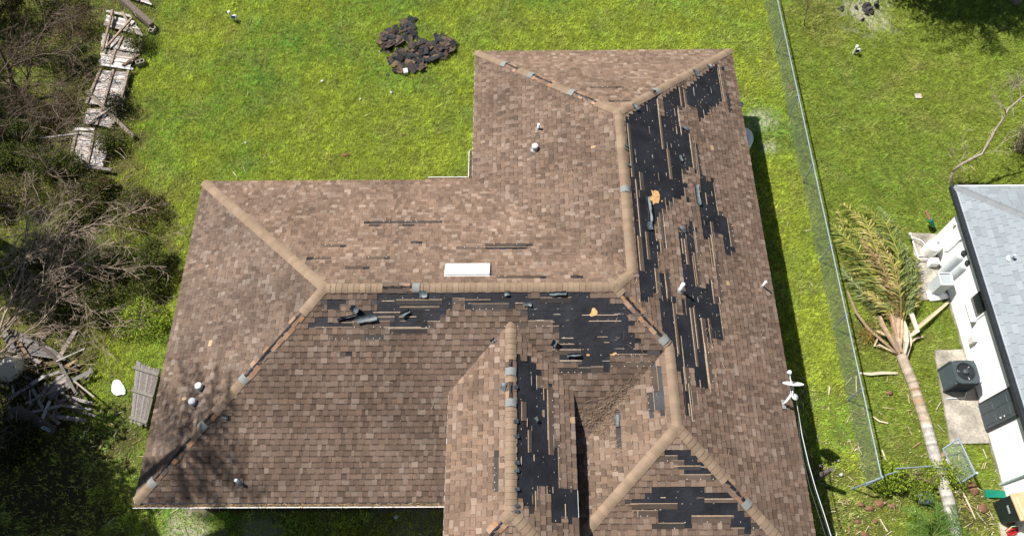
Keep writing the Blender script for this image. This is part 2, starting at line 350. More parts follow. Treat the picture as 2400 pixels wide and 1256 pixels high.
# torn-off areas, traced on the photograph and carried to each slope
TORN = {
 'east': [
  [(1657,161),(1683,152),(1690,197),(1698,243),(1683,250),(1670,263),(1655,276),(1642,288),(1636,262),(1611,253),(1604,210),(1622,187),(1637,176)],
  [(1560,222),(1589,204),(1596,250),(1589,255),(1590,278),(1601,301),(1624,320),(1633,396),(1606,406),(1588,403),(1576,334),(1566,278)],
  [(1466,266),(1484,258),(1512,246),(1524,236),(1539,230),(1543,263),(1560,290),(1572,350),(1578,352),(1585,380),(1603,397),(1606,460),(1583,475),(1572,486),(1558,500),(1552,509),(1540,509),(1549,592),(1538,592),(1546,626),(1560,638),(1572,705),(1574,712),(1560,745),(1546,745),(1543,698),(1529,698),(1515,715),(1499,721),(1494,655),(1492,638),(1486,552),(1480,466),(1474,409),(1466,300)],
  [(1601,540),(1626,524),(1633,558),(1637,592),(1642,667),(1649,669),(1666,652),(1684,712),(1692,740),(1697,800),(1690,812),(1672,790),(1660,760),(1668,830),(1666,925),(1633,916),(1629,865),(1612,862),(1620,905),(1604,894),(1597,981),(1597,898),(1584,860),(1578,806),(1555,780),(1546,700),(1574,690),(1600,742),(1610,760),(1612,700),(1600,627),(1598,570)],
  [(1636,430),(1670,416),(1684,489),(1698,516),(1710,520),(1722,603),(1707,601),(1700,545),(1692,540),(1684,558),(1667,562),(1652,556),(1640,492)],
 ],
 'south': [
  [(893,692),(1235,690),(1235,705),(1060,720),(1044,733),(1030,745),(1016,757),(1003,770),(723,770),(732,752),(790,750),(846,738),(846,732),(875,732),(875,716)],
  [(765,706),(797,706),(797,714),(783,715),(782,728),(766,730),(765,746),(752,752),(726,750),(745,738),(757,722)],
  [(1262,691),(1355,691),(1374,688),(1399,697),(1431,707),(1453,713),(1469,726),(1482,742),(1473,755),(1476,771),(1498,787),(1498,799),(1473,815),(1466,834),(1428,842),(1428,857),(1364,857),(1364,844),(1310,844),(1310,832),(1364,830),(1364,815),(1300,815),(1317,790),(1300,777),(1288,764),(1291,752),(1237,748),(1227,736),(1230,718),(1262,716)],
 ],
 'centre_east': [[(1214,825),(1218,834),(1232,845),(1247,845),(1247,871),(1258,871),(1270,883),(1272,902),(1283,902),(1290,1040),(1303,1040),(1305,1123),(1320,1123),(1320,1145),(1336,1145),(1339,1217),(1323,1217),(1312,1225),(1312,1239),(1298,1239),(1298,1300),(1289,1300),(1287,1167),(1268,1149),(1265,1152),(1254,1199),(1241,1196),(1232,1174),(1205,1174),(1205,1018),(1205,830)]],
 'right_south': [
  [(1564,1058),(1615,1050),(1637,1076),(1642,1090),(1658,1101),(1662,1105),(1593,1105),(1591,1090),(1575,1090),(1575,1079),(1564,1077)],
  [(1528,1139),(1637,1139),(1639,1152),(1655,1154),(1651,1167),(1731,1168),(1735,1181),(1753,1197),(1778,1221),(1720,1221),(1720,1206),(1622,1206),(1622,1221),(1524,1223),(1564,1212),(1571,1199),(1588,1196),(1588,1179),(1477,1179),(1484,1170),(1506,1167),(1510,1156),(1582,1152),(1580,1141)]],
}
# single courses gone: the line (start, end) lies inside the course
GAPS = {'north': [(875,521,1038,521),(1072,584,1150,584),(1149,576,1237,576),(1149,583,1237,583),(758,580,803,580),(726,603,757,603),(871,602,902,602),(1168,651,1260,651),(965,571,988,571),(885,529,895,529),(952,529,968,529),(820,626,848,626),(1345,650,1353,650)],
 'wing_north': [(1400,204,1432,204),(1436,204,1452,204),(1425,236,1500,236)],
 'centre_west': [(1164,1066,1168,1154)],
 'right_west': [(1536,868,1541,950),(1546,868,1550,952),(1440,972,1447,1030),(1526,930,1530,962)],
 'south': [(792,794,890,793),(800,831,815,831),(1290,706,1340,706),(1320,868,1427,868),(938,710,1175,710),(1240,722,1262,722),(1030,725,1060,725),(1427,850,1520,850),(1300,826,1364,826),(932,779,1004,779),(1145,700,1230,700),(1110,725,1200,724),(1205,757,1286,758),(1470,824,1540,822)],
 'right_south': [(1590,1116,1662,1116),(1524,1229,1620,1229),(1720,1228,1785,1228),(1622,1214,1720,1214),(1477,1188,1588,1188),(1491,1205,1570,1205),(1735,1250,1760,1250),(1535,1071,1562,1071),(1527,1149,1580,1149),(1655,1160,1722,1160)],
 'centre_east': [(1249,850,1249,870),(1289,905,1294,1040),(1306,1042,1312,1120),(1339,1148,1346,1215),(1262,872,1262,882),(1240,1175,1246,1200)],
 'east': [(1686,158,1712,260),(1553,236,1572,345),(1592,205,1604,255),(1571,349,1584,408),(1640,480,1640,486),(1629,345,1655,470),(1604,470,1612,440),(1545,512,1556,585),(1625,528,1638,590),(1629,595,1645,665),(1598,560,1606,615),(1671,530,1685,560),(1690,530,1706,600),(1703,525,1722,590),(1515,545,1530,605),(1661,555,1672,610),(1675,600,1690,700),(1547,705,1556,740),(1558,640,1562,660),(1564,640,1573,705),(1602,710,1625,860),(1597,800,1608,880),(1612,905,1625,972),(1606,905,1614,975),(1645,750,1660,820),(1625,915,1640,950),(1470,560,1480,640),(1500,390,1512,440),(1618,345,1622,392),(1636,345,1640,400),(1585,900,1590,975)],
}
# strips that stay on the bare felt: upslope edge line
STR = {'east': [(1539,233,1553,350),(1590,205,1598,250),(1683,152,1698,240),(1601,210,1608,258),(1589,255,1597,315),(1614,309,1626,397),(1625,315,1641,420),(1563,350,1570,420),(1470,290,1481,415),(1584,297,1587,315),(1487,420,1503,555),(1497,403,1503,446),(1540,509,1550,592),(1554,509,1563,592),(1512,543,1519,608),(1492,552,1503,635),(1533,628,1542,698),(1558,638,1563,700),(1625,523,1635,592),(1625,592,1635,667),(1595,558,1602,595),(1603,560,1610,620),(1663,519,1678,606),(1659,557,1672,638),(1652,452,1658,480),(1669,552,1684,712),(1664,650,1675,712),(1575,710,1590,830),(1594,787,1610,900),(1610,720,1638,860),(1622,720,1638,818),(1644,745,1660,900),(1657,745,1670,818),(1598,800,1606,887),(1651,804,1666,923),(1670,807,1680,925),(1597,898,1606,981),(1610,898,1626,989),(1633,916,1639,974),(1496,700,1500,712),(1640,890,1643,920)],
 'south': [(929,702,1036,702),(1076,702,1150,702),(937,718,1030,719),(895,705,925,705),(875,731,938,732),(830,742,925,742),(935,742,976,742),(778,755,830,756),(910,769,1003,769),(1262,697,1338,697),(1364,738,1448,738),(1380,752,1456,752),(1290,754,1300,754),(1316,792,1344,792),(1400,789,1424,789),(1415,802,1428,802),(1310,806,1346,806),(1268,819,1362,819),(1300,845,1364,845)],
 'centre_east': [(1272,908,1276,938),(1273,960,1276,977),(1235,980,1236,1000),(1237,1007,1239,1060),(1283,905,1287,1065),(1221,940,1224,985),(1251,1065,1252,1080),(1281,1138,1283,1170),(1294,1140,1297,1155),(1324,1180,1326,1215),(1254,1150,1256,1196)],
 'right_south': [(1575,1091,1642,1091),(1548,1165,1560,1165),(1477,1179,1588,1179),(1622,1208,1720,1208),(1651,1168,1731,1168)]}
EXP = .143
TONES = [(.125,.082,.060),(.150,.100,.075),(.108,.070,.051),(.175,.122,.093),(.215,.160,.128),(.138,.090,.063),(.092,.060,.045),(.19,.138,.108),(.16,.102,.072)]
SLOPE_SHADE = {'west': (.80, .83, .86), 'south': (.76, .77, .78), 'wing_west': (.86, .86, .86), 'east': (.90, .89, .88), 'north': (1.06, 1.05, 1.03), 'wing_north': (1.04, 1.03, 1.0), 'centre_west': (1.06, 1.05, 1.03), 'right_west': (1.04, 1.04, 1.02), 'right_south': (.95, .95, .95)}  # light and shade of each slope painted into the tint, west also greyed
WTS = [22,20,13,13,7,14,8,6,9]
house = empty('damaged_house', (0, 0, 0), 'large L-shaped house with brown hip roof stripped of many shingles', 'house')
roof_mb = MB()
for pn, P in PL.items():
    for pl in P['polys']: roof_mb.face([P3(pn, *q, -.012) for q in pl])
roof = roof_mb.build('roof', M_felt, house); roof['label'] = 'brown hip roof with black felt laid bare'
def tab(mb, pn, c, hb, ht, v, col, pl):
    """one tab; the flat ones carry the dark band printed along their top"""
    slab(mb, pn, c, hb, ht, v, v + EXP + .022, col)
    if pl:
        u0_ = min(q[0] for q in c); u1_ = max(q[0] for q in c); va = v + EXP - .036; vb = v + EXP + .012
        h_ = lambda x: hb + (ht - hb) * (x - v) / (EXP + .022) + .0008
        b = clip([(u0_, va), (u1_, va), (u1_, vb), (u0_, vb)], c)
        if b: mb.face([P3(pn, a, w_, h_(w_)) for a, w_ in b], tuple(x * .62 for x in col))
def slab(mb, pn, poly, hb, ht, v0, v1, col, side=True, col2=None, base=0.0):
    """shingle piece: lies hb above the slope at v0 and ht at v1"""
    def hh(v): return hb + (ht - hb) * min(1.5, max(0, (v - v0) / (v1 - v0)))
    ar = sum(poly[i][0] * poly[(i + 1) % len(poly)][1] - poly[(i + 1) % len(poly)][0] * poly[i][1] for i in range(len(poly)))
    top = [P3(pn, u, v, hh(v)) for u, v in poly]; bot = [P3(pn, u, v, base - .004) for u, v in poly]
    P = PL[pn]; flip = (P['u'].cross(P['v']).dot(P['n']) > 0) != (ar > 0)
    n = len(poly)
    if flip: top.reverse(); bot.reverse()
    mb.face(top, col)
    for i in range(n): mb.face([bot[i], bot[(i + 1) % n], top[(i + 1) % n], top[i]], col2 or tuple(c * .8 for c in col))
pieces = []           # every tab: (plane, poly, heights, colour)
dark = MB(); paper = MB(); nails = MB(); felts = MB()
def seen(p):
    d = p - CAM; z = d.dot(CF); return abs(d.dot(CR) / z) * FPX < 1330 and -d.dot(CU) / z * FPX < 760
def darkcol():
    k = random.random(); b = random.uniform(.7, 1.25)
    return tuple(c * b for c in ((.085, .062, .048) if k < .6 else (.045, .040, .038)))
BE = [(.42, .30, .19), (.36, .25, .17), (.50, .38, .27)]
for pn, P in PL.items():
    rr = random.Random(hash(pn) % 1 + len(pn) * 31 + sum(map(ord, pn)))
    polys = P['polys']; allp = [q for pl in polys for q in pl]
    u0 = min(q[0] for q in allp); u1 = max(q[0] for q in allp); v1 = max(q[1] for q in allp)
    torn = [[puv(pn, *q) for q in t] for t in TORN.get(pn, [])]
    gaps = [(puv(pn, a, b), puv(pn, c, d)) for a, b, c, d in GAPS.get(pn, [])]
    PW = .31
    nj = int(v1 / EXP) + 2; ni = int((u1 - u0) / PW) + 4
    off = [((j * .155) % PW) for j in range(nj)]
    miss = np.zeros((nj, ni), bool)
    for j in range(nj):
        for i in range(ni):
            uc = u0 - PW + off[j] + (i + .5) * PW; vc = (j + .5) * EXP
            ms = any(bool(inpoly(uc, vc, t)) for t in torn)
            if not ms:
                for (a, b) in gaps:
                    lo, hi = sorted((a[0], b[0]))
                    if lo - .1 < uc < hi + .1:
                        t = (uc - a[0]) / ((b[0] - a[0]) or 1e-6); vv = a[1] + (b[1] - a[1]) * max(0, min(1, t))
                        vv = (a[1] + b[1]) / 2
                        if int(vv / EXP) == j: ms = True
            miss[j, i] = ms
    P['miss'] = miss; P['grid'] = (u0, PW, off)
    def gone(u, v):
        j = int(v / EXP)
        if j < 0 or j >= nj: return False
        i = int((u - (u0 - PW + off[j])) / PW); return bool(miss[j, min(max(i, 0), ni - 1)])
    P['gone'] = gone
    for j in range(nj):
        v = j * EXP; u = u0 - rr.uniform(0, .2); raised = rr.random() < .5
        while u < u1:
            wd = rr.choice((.08, .10, .125, .14, .165, .19)) if raised else rr.choice((.08, .11, .13, .16, .2))
            raised = not raised
            uu = u; u += wd
            # cut at the piece borders so that torn edges step like the courses
            segs = [(uu, uu + wd)]
            ia = (uu - (u0 - PW + off[j])) / PW; ib = (uu + wd - (u0 - PW + off[j])) / PW
            if int(ia) != int(ib):
                cut = u0 - PW + off[j] + int(ib) * PW
                if gone(uu + .01, v + .07) != gone(uu + wd - .01, v + .07): segs = [(uu, cut), (cut, uu + wd)]
            base = tuple((c * .74 + m_ * .26) * f for c, m_, f in zip(rr.choices(TONES, WTS)[0], (.146, .101, .076), (1.07, 1.10, 1.10)))
            if raised: base = tuple(c * 1.08 for c in base)
            k = rr.uniform(.88, 1.14)
            if rr.random() < .0006: base = (.42, .29, .17)
            for a, b in segs:
                if b - a < .02 or gone((a + b) / 2, v + .07): continue
                hb = (.023 if raised else .0135) + rr.uniform(-.001, .002)
                sag = rr.uniform(-.004, .004)
                q = [(a + .0015, v + sag + rr.uniform(-.002, .002)), (b - .0015, v + sag + rr.uniform(-.002, .002)), (b - .0015, v + EXP + .022), (a + .0015, v + EXP + .022)]
                for pl in polys:
                    c = clip(q, pl)
                    if c and area(c) > .0004: pieces.append((pn, c, hb, .004, v, tuple(x * k * wq for x, wq in zip(base, SLOPE_SHADE.get(pn, (1, 1, 1)))), (not raised) and pl))
    # headlaps laid bare where the course above is gone
    for j in range(nj - 1):
        i = 0
        while i < ni:
            uc = u0 - PW + off[j] + (i + .5) * PW; v = j * EXP
            if not miss[j, i] and gone(uc, v + EXP * 1.5):
                a = uc - PW / 2; L = 1
                while i + L < ni and L < 3 and not miss[j, i + L] and gone(uc + L * PW, v + EXP * 1.5) and random.random() < .93: L += 1
                b = a + L * PW; dc = darkcol(); top = v + EXP + (.172 if gone(uc, v + 2.5 * EXP) else .15) + random.uniform(-.015, .01)
                if any(bool(inpoly(uc, v + 1.5 * EXP, t)) for t in torn) and random.random() < .82: top = v + EXP + random.uniform(.03, .06)
                full = 1
                q = [(a + .002, v + EXP - .02), (b - .002, v + EXP - .02), (b - .002, top + random.uniform(-.01, .004)), (a + .002, top)]
                tb = [(a, top - .008), (b, top - .008), (b, top + .001), (a, top + .001)]
                for pl in polys:
                    c = clip(q, pl)
                    if c and area(c) > .0004: slab(dark, pn, c, .006, .005, v + EXP, top, dc)
                    c = clip(tb, pl)
                    if c and area(c) > .0002: slab(paper, pn, c, .009, .009, top, top + .02, random.choice(BE))
                for kx in range(int((b - a) / .16)):
                    if random.random() < .5:
                        un = a + .05 + kx * .16
                        if any(inpoly(un, v + EXP + .03, pl) for pl in polys): nails.box(P3(pn, un, v + EXP + .03, .012), .018, .018, .004, (.5, .48, .44))
                i += L
            else: i += 1
    # strips left on the felt
    for (a, b, c, d) in STR.get(pn, []):
        p, q = puv(pn, a, b), puv(pn, c, d); lo, hi = sorted((p[0], q[0])); vt = (p[1] + q[1]) / 2; wd = random.choice((.0, .07, .09, .13)) if hi - lo > .4 else .0
        dc = darkcol()
        if wd:
            for pl in polys:
                cc = clip([(lo, vt - wd), (hi, vt - wd + random.uniform(-.01, .01)), (hi, vt), (lo, vt)], pl)
                if cc: slab(dark, pn, cc, .008, .007, vt - wd, vt, dc)
        for pl in polys:
            cc = clip([(lo, vt - .008), (hi, vt - .008), (hi, vt + .006), (lo, vt + .006)], pl)
            if cc: slab(paper, pn, cc, .012, .012, vt, vt + .02, random.choice(BE))
    # felt: overlapping runs and bits of shingle left round the nails
    for t in torn:
        tu0 = min(q[0] for q in t); tu1 = max(q[0] for q in t); tv0 = min(q[1] for q in t); tv1 = max(q[1] for q in t)
        j = int(tv0 / EXP)
        while j * EXP < tv1 + EXP:
            v = j * EXP + .02
            un = tu0 + random.uniform(0, .2)
            while un < tu1:
                un += random.choice((.12, .22, .25, .28, .3))
                vv = v + random.uniform(-.008, .008)
                if random.random() < .36 and gone(un, vv) and gone(un, vv + .05) and any(inpoly(un, vv, pl) for pl in polys):
                    k = random.random(); L = .025 if k < .5 else (.045 if k < .8 else random.uniform(.08, .3)); wv = .010 if k < .8 else .008
                    cc = [(un, vv), (un + L, vv + random.uniform(-.006, .006)), (un + L * .8, vv + wv * 1.6), (un + L * .2, vv + wv * 1.3)]
                    slab(paper, pn, cc, .005, .006, vv, vv + .02, random.choice([(.40, .35, .30), (.30, .22, .15), (.48, .44, .40), (.22, .17, .13)]))
            j += 1
    for kx in range(int(v1 / .88) + 1):
        va = kx * .88 + .31
        for pl in polys:
            cc = clip([(u0 - 1, va - .9), (u1 + 1, va - .9), (u1 + 1, va), (u0 - 1, va)], pl)
            if cc and torn: slab(felts, pn, cc, .003, -.003, va - .9, va, (1, 1, 1), base=-.006)
# choose the 300 tabs that show largest
def pxarea(pn, c):
    cx = sum(q[0] for q in c) / len(c); cy = sum(q[1] for q in c) / len(c); p = P3(pn, cx, cy); d = p - CAM; z = d.dot(CF)
    x = 1200 + FPX * d.dot(CR) / z; y = 628 - FPX * d.dot(CU) / z
    if not (0 < x < 2400 and 0 < y < 1256): return 0
    if pn in ('south', 'right_west') and CX - CH < p.x < CX + CH and p.y < CYN: return 0
    return area(c) * abs(d.normalized().dot(PL[pn]['n'])) / z ** 2
pieces.sort(key=lambda t: -pxarea(t[0], t[1]))
rest = MB()
for i, (pn, c, hb, ht, v, col, bd) in enumerate(pieces):
    if i < 300:
        mb = MB(); tab(mb, pn, c, hb, ht, v, col, bd); mb.build('shingle', M_shingle, roof)
    else: tab(rest, pn, c, hb, ht, v, col, bd)
rest.build('shingles', M_shingle, roof, kind='stuff')
dark.build('bare_headlaps', M_dark, roof, kind='stuff')
paper.build('torn_shingle_edges', M_paper, roof, kind='stuff')
nails.build('nail_heads', M_paper, roof, kind='stuff')
felts.build('felt_sheets', M_felt, roof, kind='stuff')

# caps along hips and ridges
CAPC = [(.212, .152, .104), (.220, .158, .108), (.204, .146, .100), (.236, .172, .118)]
capn = [0]; caprest = MB(); gapmb = MB(); blackmb = MB()
def capline(a, b, n1, n2, miss=(), ends=(), w=.136, step=.142, z0=0.0, dark_in=()):
    """a: top end, b: low end (3-D); n1,n2: names of the planes left and right; miss: t intervals without caps"""
    a = Vector(a); b = Vector(b); d = (b - a).normalized(); L = (b - a).length
    m1 = PL[n1]['n']; m2 = PL[n2]['n']
    s1 = m1.cross(d).normalized(); s2 = m2.cross(d).normalized()
    # make both point away from the ridge, downhill
    if s1.z > 0: s1 = -s1
    if s2.z > 0: s2 = -s2
    if abs(s1.z) < 1e-4: pass
    if s1.dot(s2) > .99: s2 = -s2
    up = (m1 + m2).normalized(); k = 0; x = 0
    while x < L - .05:
        st = min(step * random.uniform(.94, 1.06), max(.02, L - x - .03)); t = (x + st / 2) / L
        if not any(m[0] < t < m[1] for m in miss):
            col = jit(random.choice(CAPC), .95, 1.05)
            rows = []
            for (xx, h, ww) in ((x - .02, .014, w * .97), (x + st, .025, w)):
                c = a + d * xx; jj = random.uniform(-.004, .004)
                rows.append([c + s1 * ww + m1 * (.008 + h * .5), c + s1 * (ww * .62) + m1 * (h + .006), c + s1 * (ww * .22) + up * (h + .010 + jj), c + s2 * (ww * .22) + up * (h + .010 + jj), c + s2 * (ww * .62) + m2 * (h + .006), c + s2 * ww + m2 * (.008 + h * .5)])
            mb = MB() if capn[0] < 300 and seen(a + d * x) else caprest
            vs = rows[0] + rows[1] + [p - up * .02 for p in rows[1]]
            fs = [(i, i + 1, i + 7, i + 6) for i in range(5)] + [(i + 6, i + 7, i + 13, i + 12) for i in range(5)]
            if (rows[0][1] - rows[0][0]).cross(rows[1][0] - rows[0][0]).dot(up) < 0: fs = [f[::-1] for f in fs]
            mb.mesh(vs, fs[:5], col, True); mb.mesh(vs, fs[5:], tuple(q * .7 for q in col))
            if mb is not caprest: mb.build('ridge_cap', M_cap, roof); capn[0] += 1
        k += 1; x += st
    for (t0, t1) in miss:
        x = t0 * L
        while x < t1 * L:
            st = random.uniform(.10, .24); x2 = min(x + st, t1 * L + .02)
            for s_, m_ in ((s1, m1), (s2, m2)):
                i0 = random.uniform(.012, .045); o0 = random.uniform(.10, .165)
                col = random.choice([(.26, .145, .08), (.22, .13, .085), (.17, .11, .08), (.28, .18, .12), (.10, .075, .06), (.14, .10, .075)])
                h = .021 + random.uniform(0, .004)
                q = [a + d * x + s_ * i0 + m_ * h, a + d * x2 + s_ * (i0 + random.uniform(-.01, .02)) + m_ * h, a + d * x2 + s_ * o0 + m_ * h, a + d * x + s_ * o0 + m_ * h]
                if (q[1] - q[0]).cross(q[2] - q[0]).dot(up) < 0: q = q[::-1]
                if random.random() < .9: gapmb.face(q, col)
            x = x2
        c0 = a + d * (t0 * L); c1 = a + d * (t1 * L)
        blackmb.face([c0 + s1 * .05 + up * .012, c1 + s1 * .05 + up * .012, c1 + up * .02, c0 + up * .02][::1]); blackmb.face([c0 + up * .02, c1 + up * .02, c1 + s2 * .05 + up * .012, c0 + s2 * .05 + up * .012])
        # grey cap turned face down at the low end of the gap
        mb = MB(); rows = []
        for xx in (t1 * L - .09, t1 * L + .10):
            c = a + d * xx; ww = w * .95; h = .045
            rows.append([c + s1 * ww + m1 * .03, c + s1 * (ww * .55) + m1 * h, c + up * (h + .01), c + s2 * (ww * .55) + m2 * h, c + s2 * ww + m2 * .03])
        fs = [(i, i + 1, i + 6, i + 5) for i in range(4)]
        mb.mesh(rows[0] + rows[1], fs, (.20, .21, .20), True)
        o = mb.build('ridge_cap', M_cap, roof); o['label'] = 'grey exposed end of a cap strip'
def R3(p, z): return (p[0], p[1], EZ + z + .004)
ZM = SL * DD / 2; ZN = SL * WN / 2; ZR = SL * W2 / 2
capline(R3(WA, ZM), R3((0, DD), 0), 'west', 'north')
capline(R3(WA, ZM), R3((0, 0), 0), 'west', 'south', [(.125, .425), (.575, .64), (.70, .905)])
capline(R3(WA, ZM), R3(M_, ZM), 'north', 'south', [(.193, .315)])
capline(R3(NS, ZN), R3(NA, ZN), 'wing_west', 'east', [(.47, .49)])
capline(R3(M_, ZM), R3(NS, ZN), 'north', 'east')
capline(R3(NA, ZN), R3((XN, YN), 0), 'wing_west', 'wing_north', [(.13, .29), (.41, .57), (.67, .77)])
capline(R3(NA, ZN), R3((XE, YN), 0), 'wing_north', 'east', [(.26, .30)])
capline(R3(M_, ZM), R3(R_, ZR), 'south', 'east', [(.14, .9)])
capline(R3(S_, ZR), R3(R_, ZR), 'right_west', 'east')
capline(R3(S_, ZR), R3((XR, YS2), 0), 'right_west', 'right_south')
capline(R3(S_, ZR), R3((XE, YS2), 0), 'right_south', 'east', [(.33, .47)])
capline(R3((CX, CYN), CZR), R3((CX, CYS), CZR), 'centre_west', 'centre_east', [(.2, .28), (.34, .45)])
capline(R3((CX, CYS), CZR), R3((CX - CH, CYS - CH), CZE), 'centre_west', 'centre_south', [(.1, .9)])
capline(R3((CX, CYS), CZR), R3((CX + CH, CYS - CH), CZE), 'centre_east', 'centre_south')
if caprest.v: caprest.build('ridge_caps', M_cap, roof, kind='stuff')
gapmb.build('cap_remnants', M_shingle, roof, kind='stuff')
blackmb.build('open_hip_joint', M_felt, roof, kind='stuff')

# walls, soffits, fascia
def prism(mb, poly, z0, z1, col=(1, 1, 1)):
    n = len(poly)
    mb.face([(x, y, z1) for x, y in poly], col); mb.face([(x, y, z0) for x, y in poly][::-1], col)
    for i in range(n):
        a = poly[i]; b = poly[(i + 1) % n]; mb.face([(a[0], a[1], z0), (b[0], b[1], z0), (b[0], b[1], z1), (a[0], a[1], z1)], col)
wl = MB(); iw = .45
prism(wl, [(iw, iw), (9.0, iw), (9.0, -3.2), (9.9 + iw, -3.2), (9.9 + iw, YS2 + iw), (XE - iw, YS2 + iw), (XE - iw, YN - iw), (XN + iw, YN - iw), (XN + iw, DD - iw), (iw, DD - iw)], -.1, EZ - .16)
wl.build('wall', M_wall, house)
wl = MB(); prism(wl, [(CX - CH + .35, CYS - CH + .35), (CX + CH - .35, CYS - CH + .35), (CX + CH - .35, CYE + .3), (CX - CH + .35, CYE + .3)], EZ - .3, EZ + CZE - .12); wl.build('wall', M_wall, house)
wl = MB()
for x in (CX - CH + .2, CX + CH - .2): wl.box((x, CYS - CH + .2, (EZ + CZE) / 2 - .1), .25, .25, EZ + CZE - .2)
wl.build('porch_column', M_wall, house)
sf = MB()
prism(sf, [(.03, .03), (XR, .03), (XR, YS2 + .03), (XE - .03, YS2 + .03), (XE - .03, YN - .03), (XN + .03, YN - .03), (XN + .03, DD - .03), (.03, DD - .03)], EZ - .165, EZ - .15)
prism(sf, [(CX - CH + .03, CYS - CH + .03), (CX + CH - .03, CYS - CH + .03), (CX + CH - .03, CYE), (CX - CH + .03, CYE)], EZ + CZE - .13, EZ + CZE - .12)
sf.build('soffit', M_white, house)
fa = MB(); dr = MB()
def fasc(p, q, z, h=.15):
    fa.beam((p[0], p[1], z - h / 2 - .008), (q[0], q[1], z - h / 2 - .008), .022, h)
EO = [((0, 0), (XR, 0)), ((0, 0), (0, DD)), ((0, DD), (XN, DD)), ((XN, DD), (XN, YN)), ((XN, YN), (XE, YN)), ((XE, YN), (XE, YS2)), ((XE, YS2), (XR, YS2)), ((XR, YS2), (XR, 0))]
for p, q in EO: fasc(p, q, EZ)
fasc((CX - CH, CYE), (CX - CH, CYS - CH), EZ + CZE); fasc((CX + CH, CYE), (CX + CH, CYS - CH), EZ + CZE); fasc((CX - CH, CYS - CH), (CX + CH, CYS - CH), EZ + CZE)
fa.build('fascia', M_fascia, house)
def gutter(p, q, out, z=EZ, fill=1.0):
    p = Vector((*p, 0)); q = Vector((*q, 0)); o = Vector((*out, 0)); mb = MB()
    pr = [(.014, -.02), (.014, -.11), (.10, -.11), (.125, -.02), (.110, -.02), (.095, -.10), (.02, -.10)]
    vs = [p + o * a + Vector((0, 0, z + b)) for a, b in pr] + [q + o * a + Vector((0, 0, z + b)) for a, b in pr]; n = len(pr)
    mb.mesh(vs, [(i, (i + 1) % n, n + (i + 1) % n, n + i) for i in range(n)] + [tuple(range(n)), tuple(range(2 * n - 1, n - 1, -1))])
    g = mb.build('gutter', M_white, house)
    nd = MB(); L = (q - p).length; d = (q - p).normalized()
    for i in range(int(L * 130 * fill)):
        c = p + d * random.uniform(0, L) + o * random.uniform(.02, .11) + Vector((0, 0, z - .055 + random.uniform(0, .035)))
        a = random.gauss(0, .45); v = (d * math.cos(a) + o * math.sin(a)) * random.uniform(.04, .16)
        nd.tube([c - v / 2, c + Vector((0, 0, .01)), c + v / 2], .004, 3, random.choice([(.30, .20, .11), (.20, .13, .08), (.38, .27, .15), (.12, .08, .05)]), False)
    fl = [p + o * .02, q + o * .02, q + o * .11, p + o * .11]; nd.face([x + Vector((0, 0, z - .06)) for x in fl], (.10, .07, .045))
    nd.build('gutter_litter', M_needle, g, kind='stuff')
gutter((-.02, 0), (CX - CH - .0, 0), (0, -1))
gutter((XN - 1.35, DD), (XN - .13, DD), (0, 1)); gutter((XN, DD + .13), (XN, DD + 1.1), (-1, 0))

# decking laid bare, needles in the valley
def patch(pn, pts, h=.006, m=M_wood, name='bare_decking', label=None):
    mb = MB(); pp = [puv(pn, *q) for q in pts]; slab(mb, pn, pp, h, h, 0, 1, (1, 1, 1)); o = mb.build(name, m, roof)
    if label: o['label'] = label
patch('east', [(1526,445),(1530,449),(1535,446),(1543,449),(1546,458),(1546,466),(1543,477),(1536,476),(1530,481),(1527,474),(1523,468),(1523,462),(1529,458),(1528,453)], label='orange patch of bare plywood')
patch('east', [(1550, 470), (1553, 470), (1553, 473), (1550, 473)])
patch('south', [(1388,722),(1393,721),(1400,729),(1400,736),(1393,740),(1385,742),(1381,737),(1385,733)], label='yellow patch of bare plywood')
patch('south', [(1376,829),(1383,831),(1380,834),(1374,833)]); patch('south', [(1432,830),(1443,825),(1446,828),(1440,832),(1430,833)])
vn = MB()
for i in range(380):
    t = abs(random.gauss(0, .38)); t = min(t, 1)
    px, py = 1385 + (1500 - 1385) * (t), 1000 - (1000 - 875) * t
    s_ = random.gauss(0, 1) * (3 + 18 * (1 - t)); c = onp('south' if s_ < 0 else 'right_west', px + s_ * .75, py + s_ * .7, .022 + random.uniform(0, .02))
    a = random.gauss(.7, .6); v = Vector((math.cos(a), math.sin(a), random.uniform(-.1, .3))) * random.uniform(.05, .14)
    vn.tube([c - v, c + Vector((0, 0, .008)), c + v * .9], .0035, 3, random.choice([(.24, .17, .11), (.19, .13, .09), (.30, .22, .15)]), False)
vn.build('valley_litter', M_needle, roof, kind='stuff')
vn = MB()
for i in range(420):
    pn = random.choice(['east', 'east', 'south', 'west', 'right_west', 'wing_west', 'north', 'centre_west'])
    pl = random.choice(PL[pn]['polys']); ws = [random.random() ** 1.2 for _ in pl]; sw = sum(ws)
    u = sum(q[0] * k for q, k in zip(pl, ws)) / sw; v = sum(q[1] * k for q, k in zip(pl, ws)) / sw
    c = P3(pn, u, v, .024); a = random.uniform(0, 2 * PI); d = (PL[pn]['u'] * math.cos(a) + PL[pn]['v'] * math.sin(a)); L = random.uniform(.04, .22)
    e = d.cross(PL[pn]['n']) * random.uniform(-.25, .25) * L
    vn.tube([c - d * L / 2, c + e * .5, c + d * L / 2], .0028, 3, random.choice([(.45, .34, .22), (.5, .4, .3), (.32, .22, .14)]), False)
vn.build('loose_needles', M_needle, roof, kind='stuff')

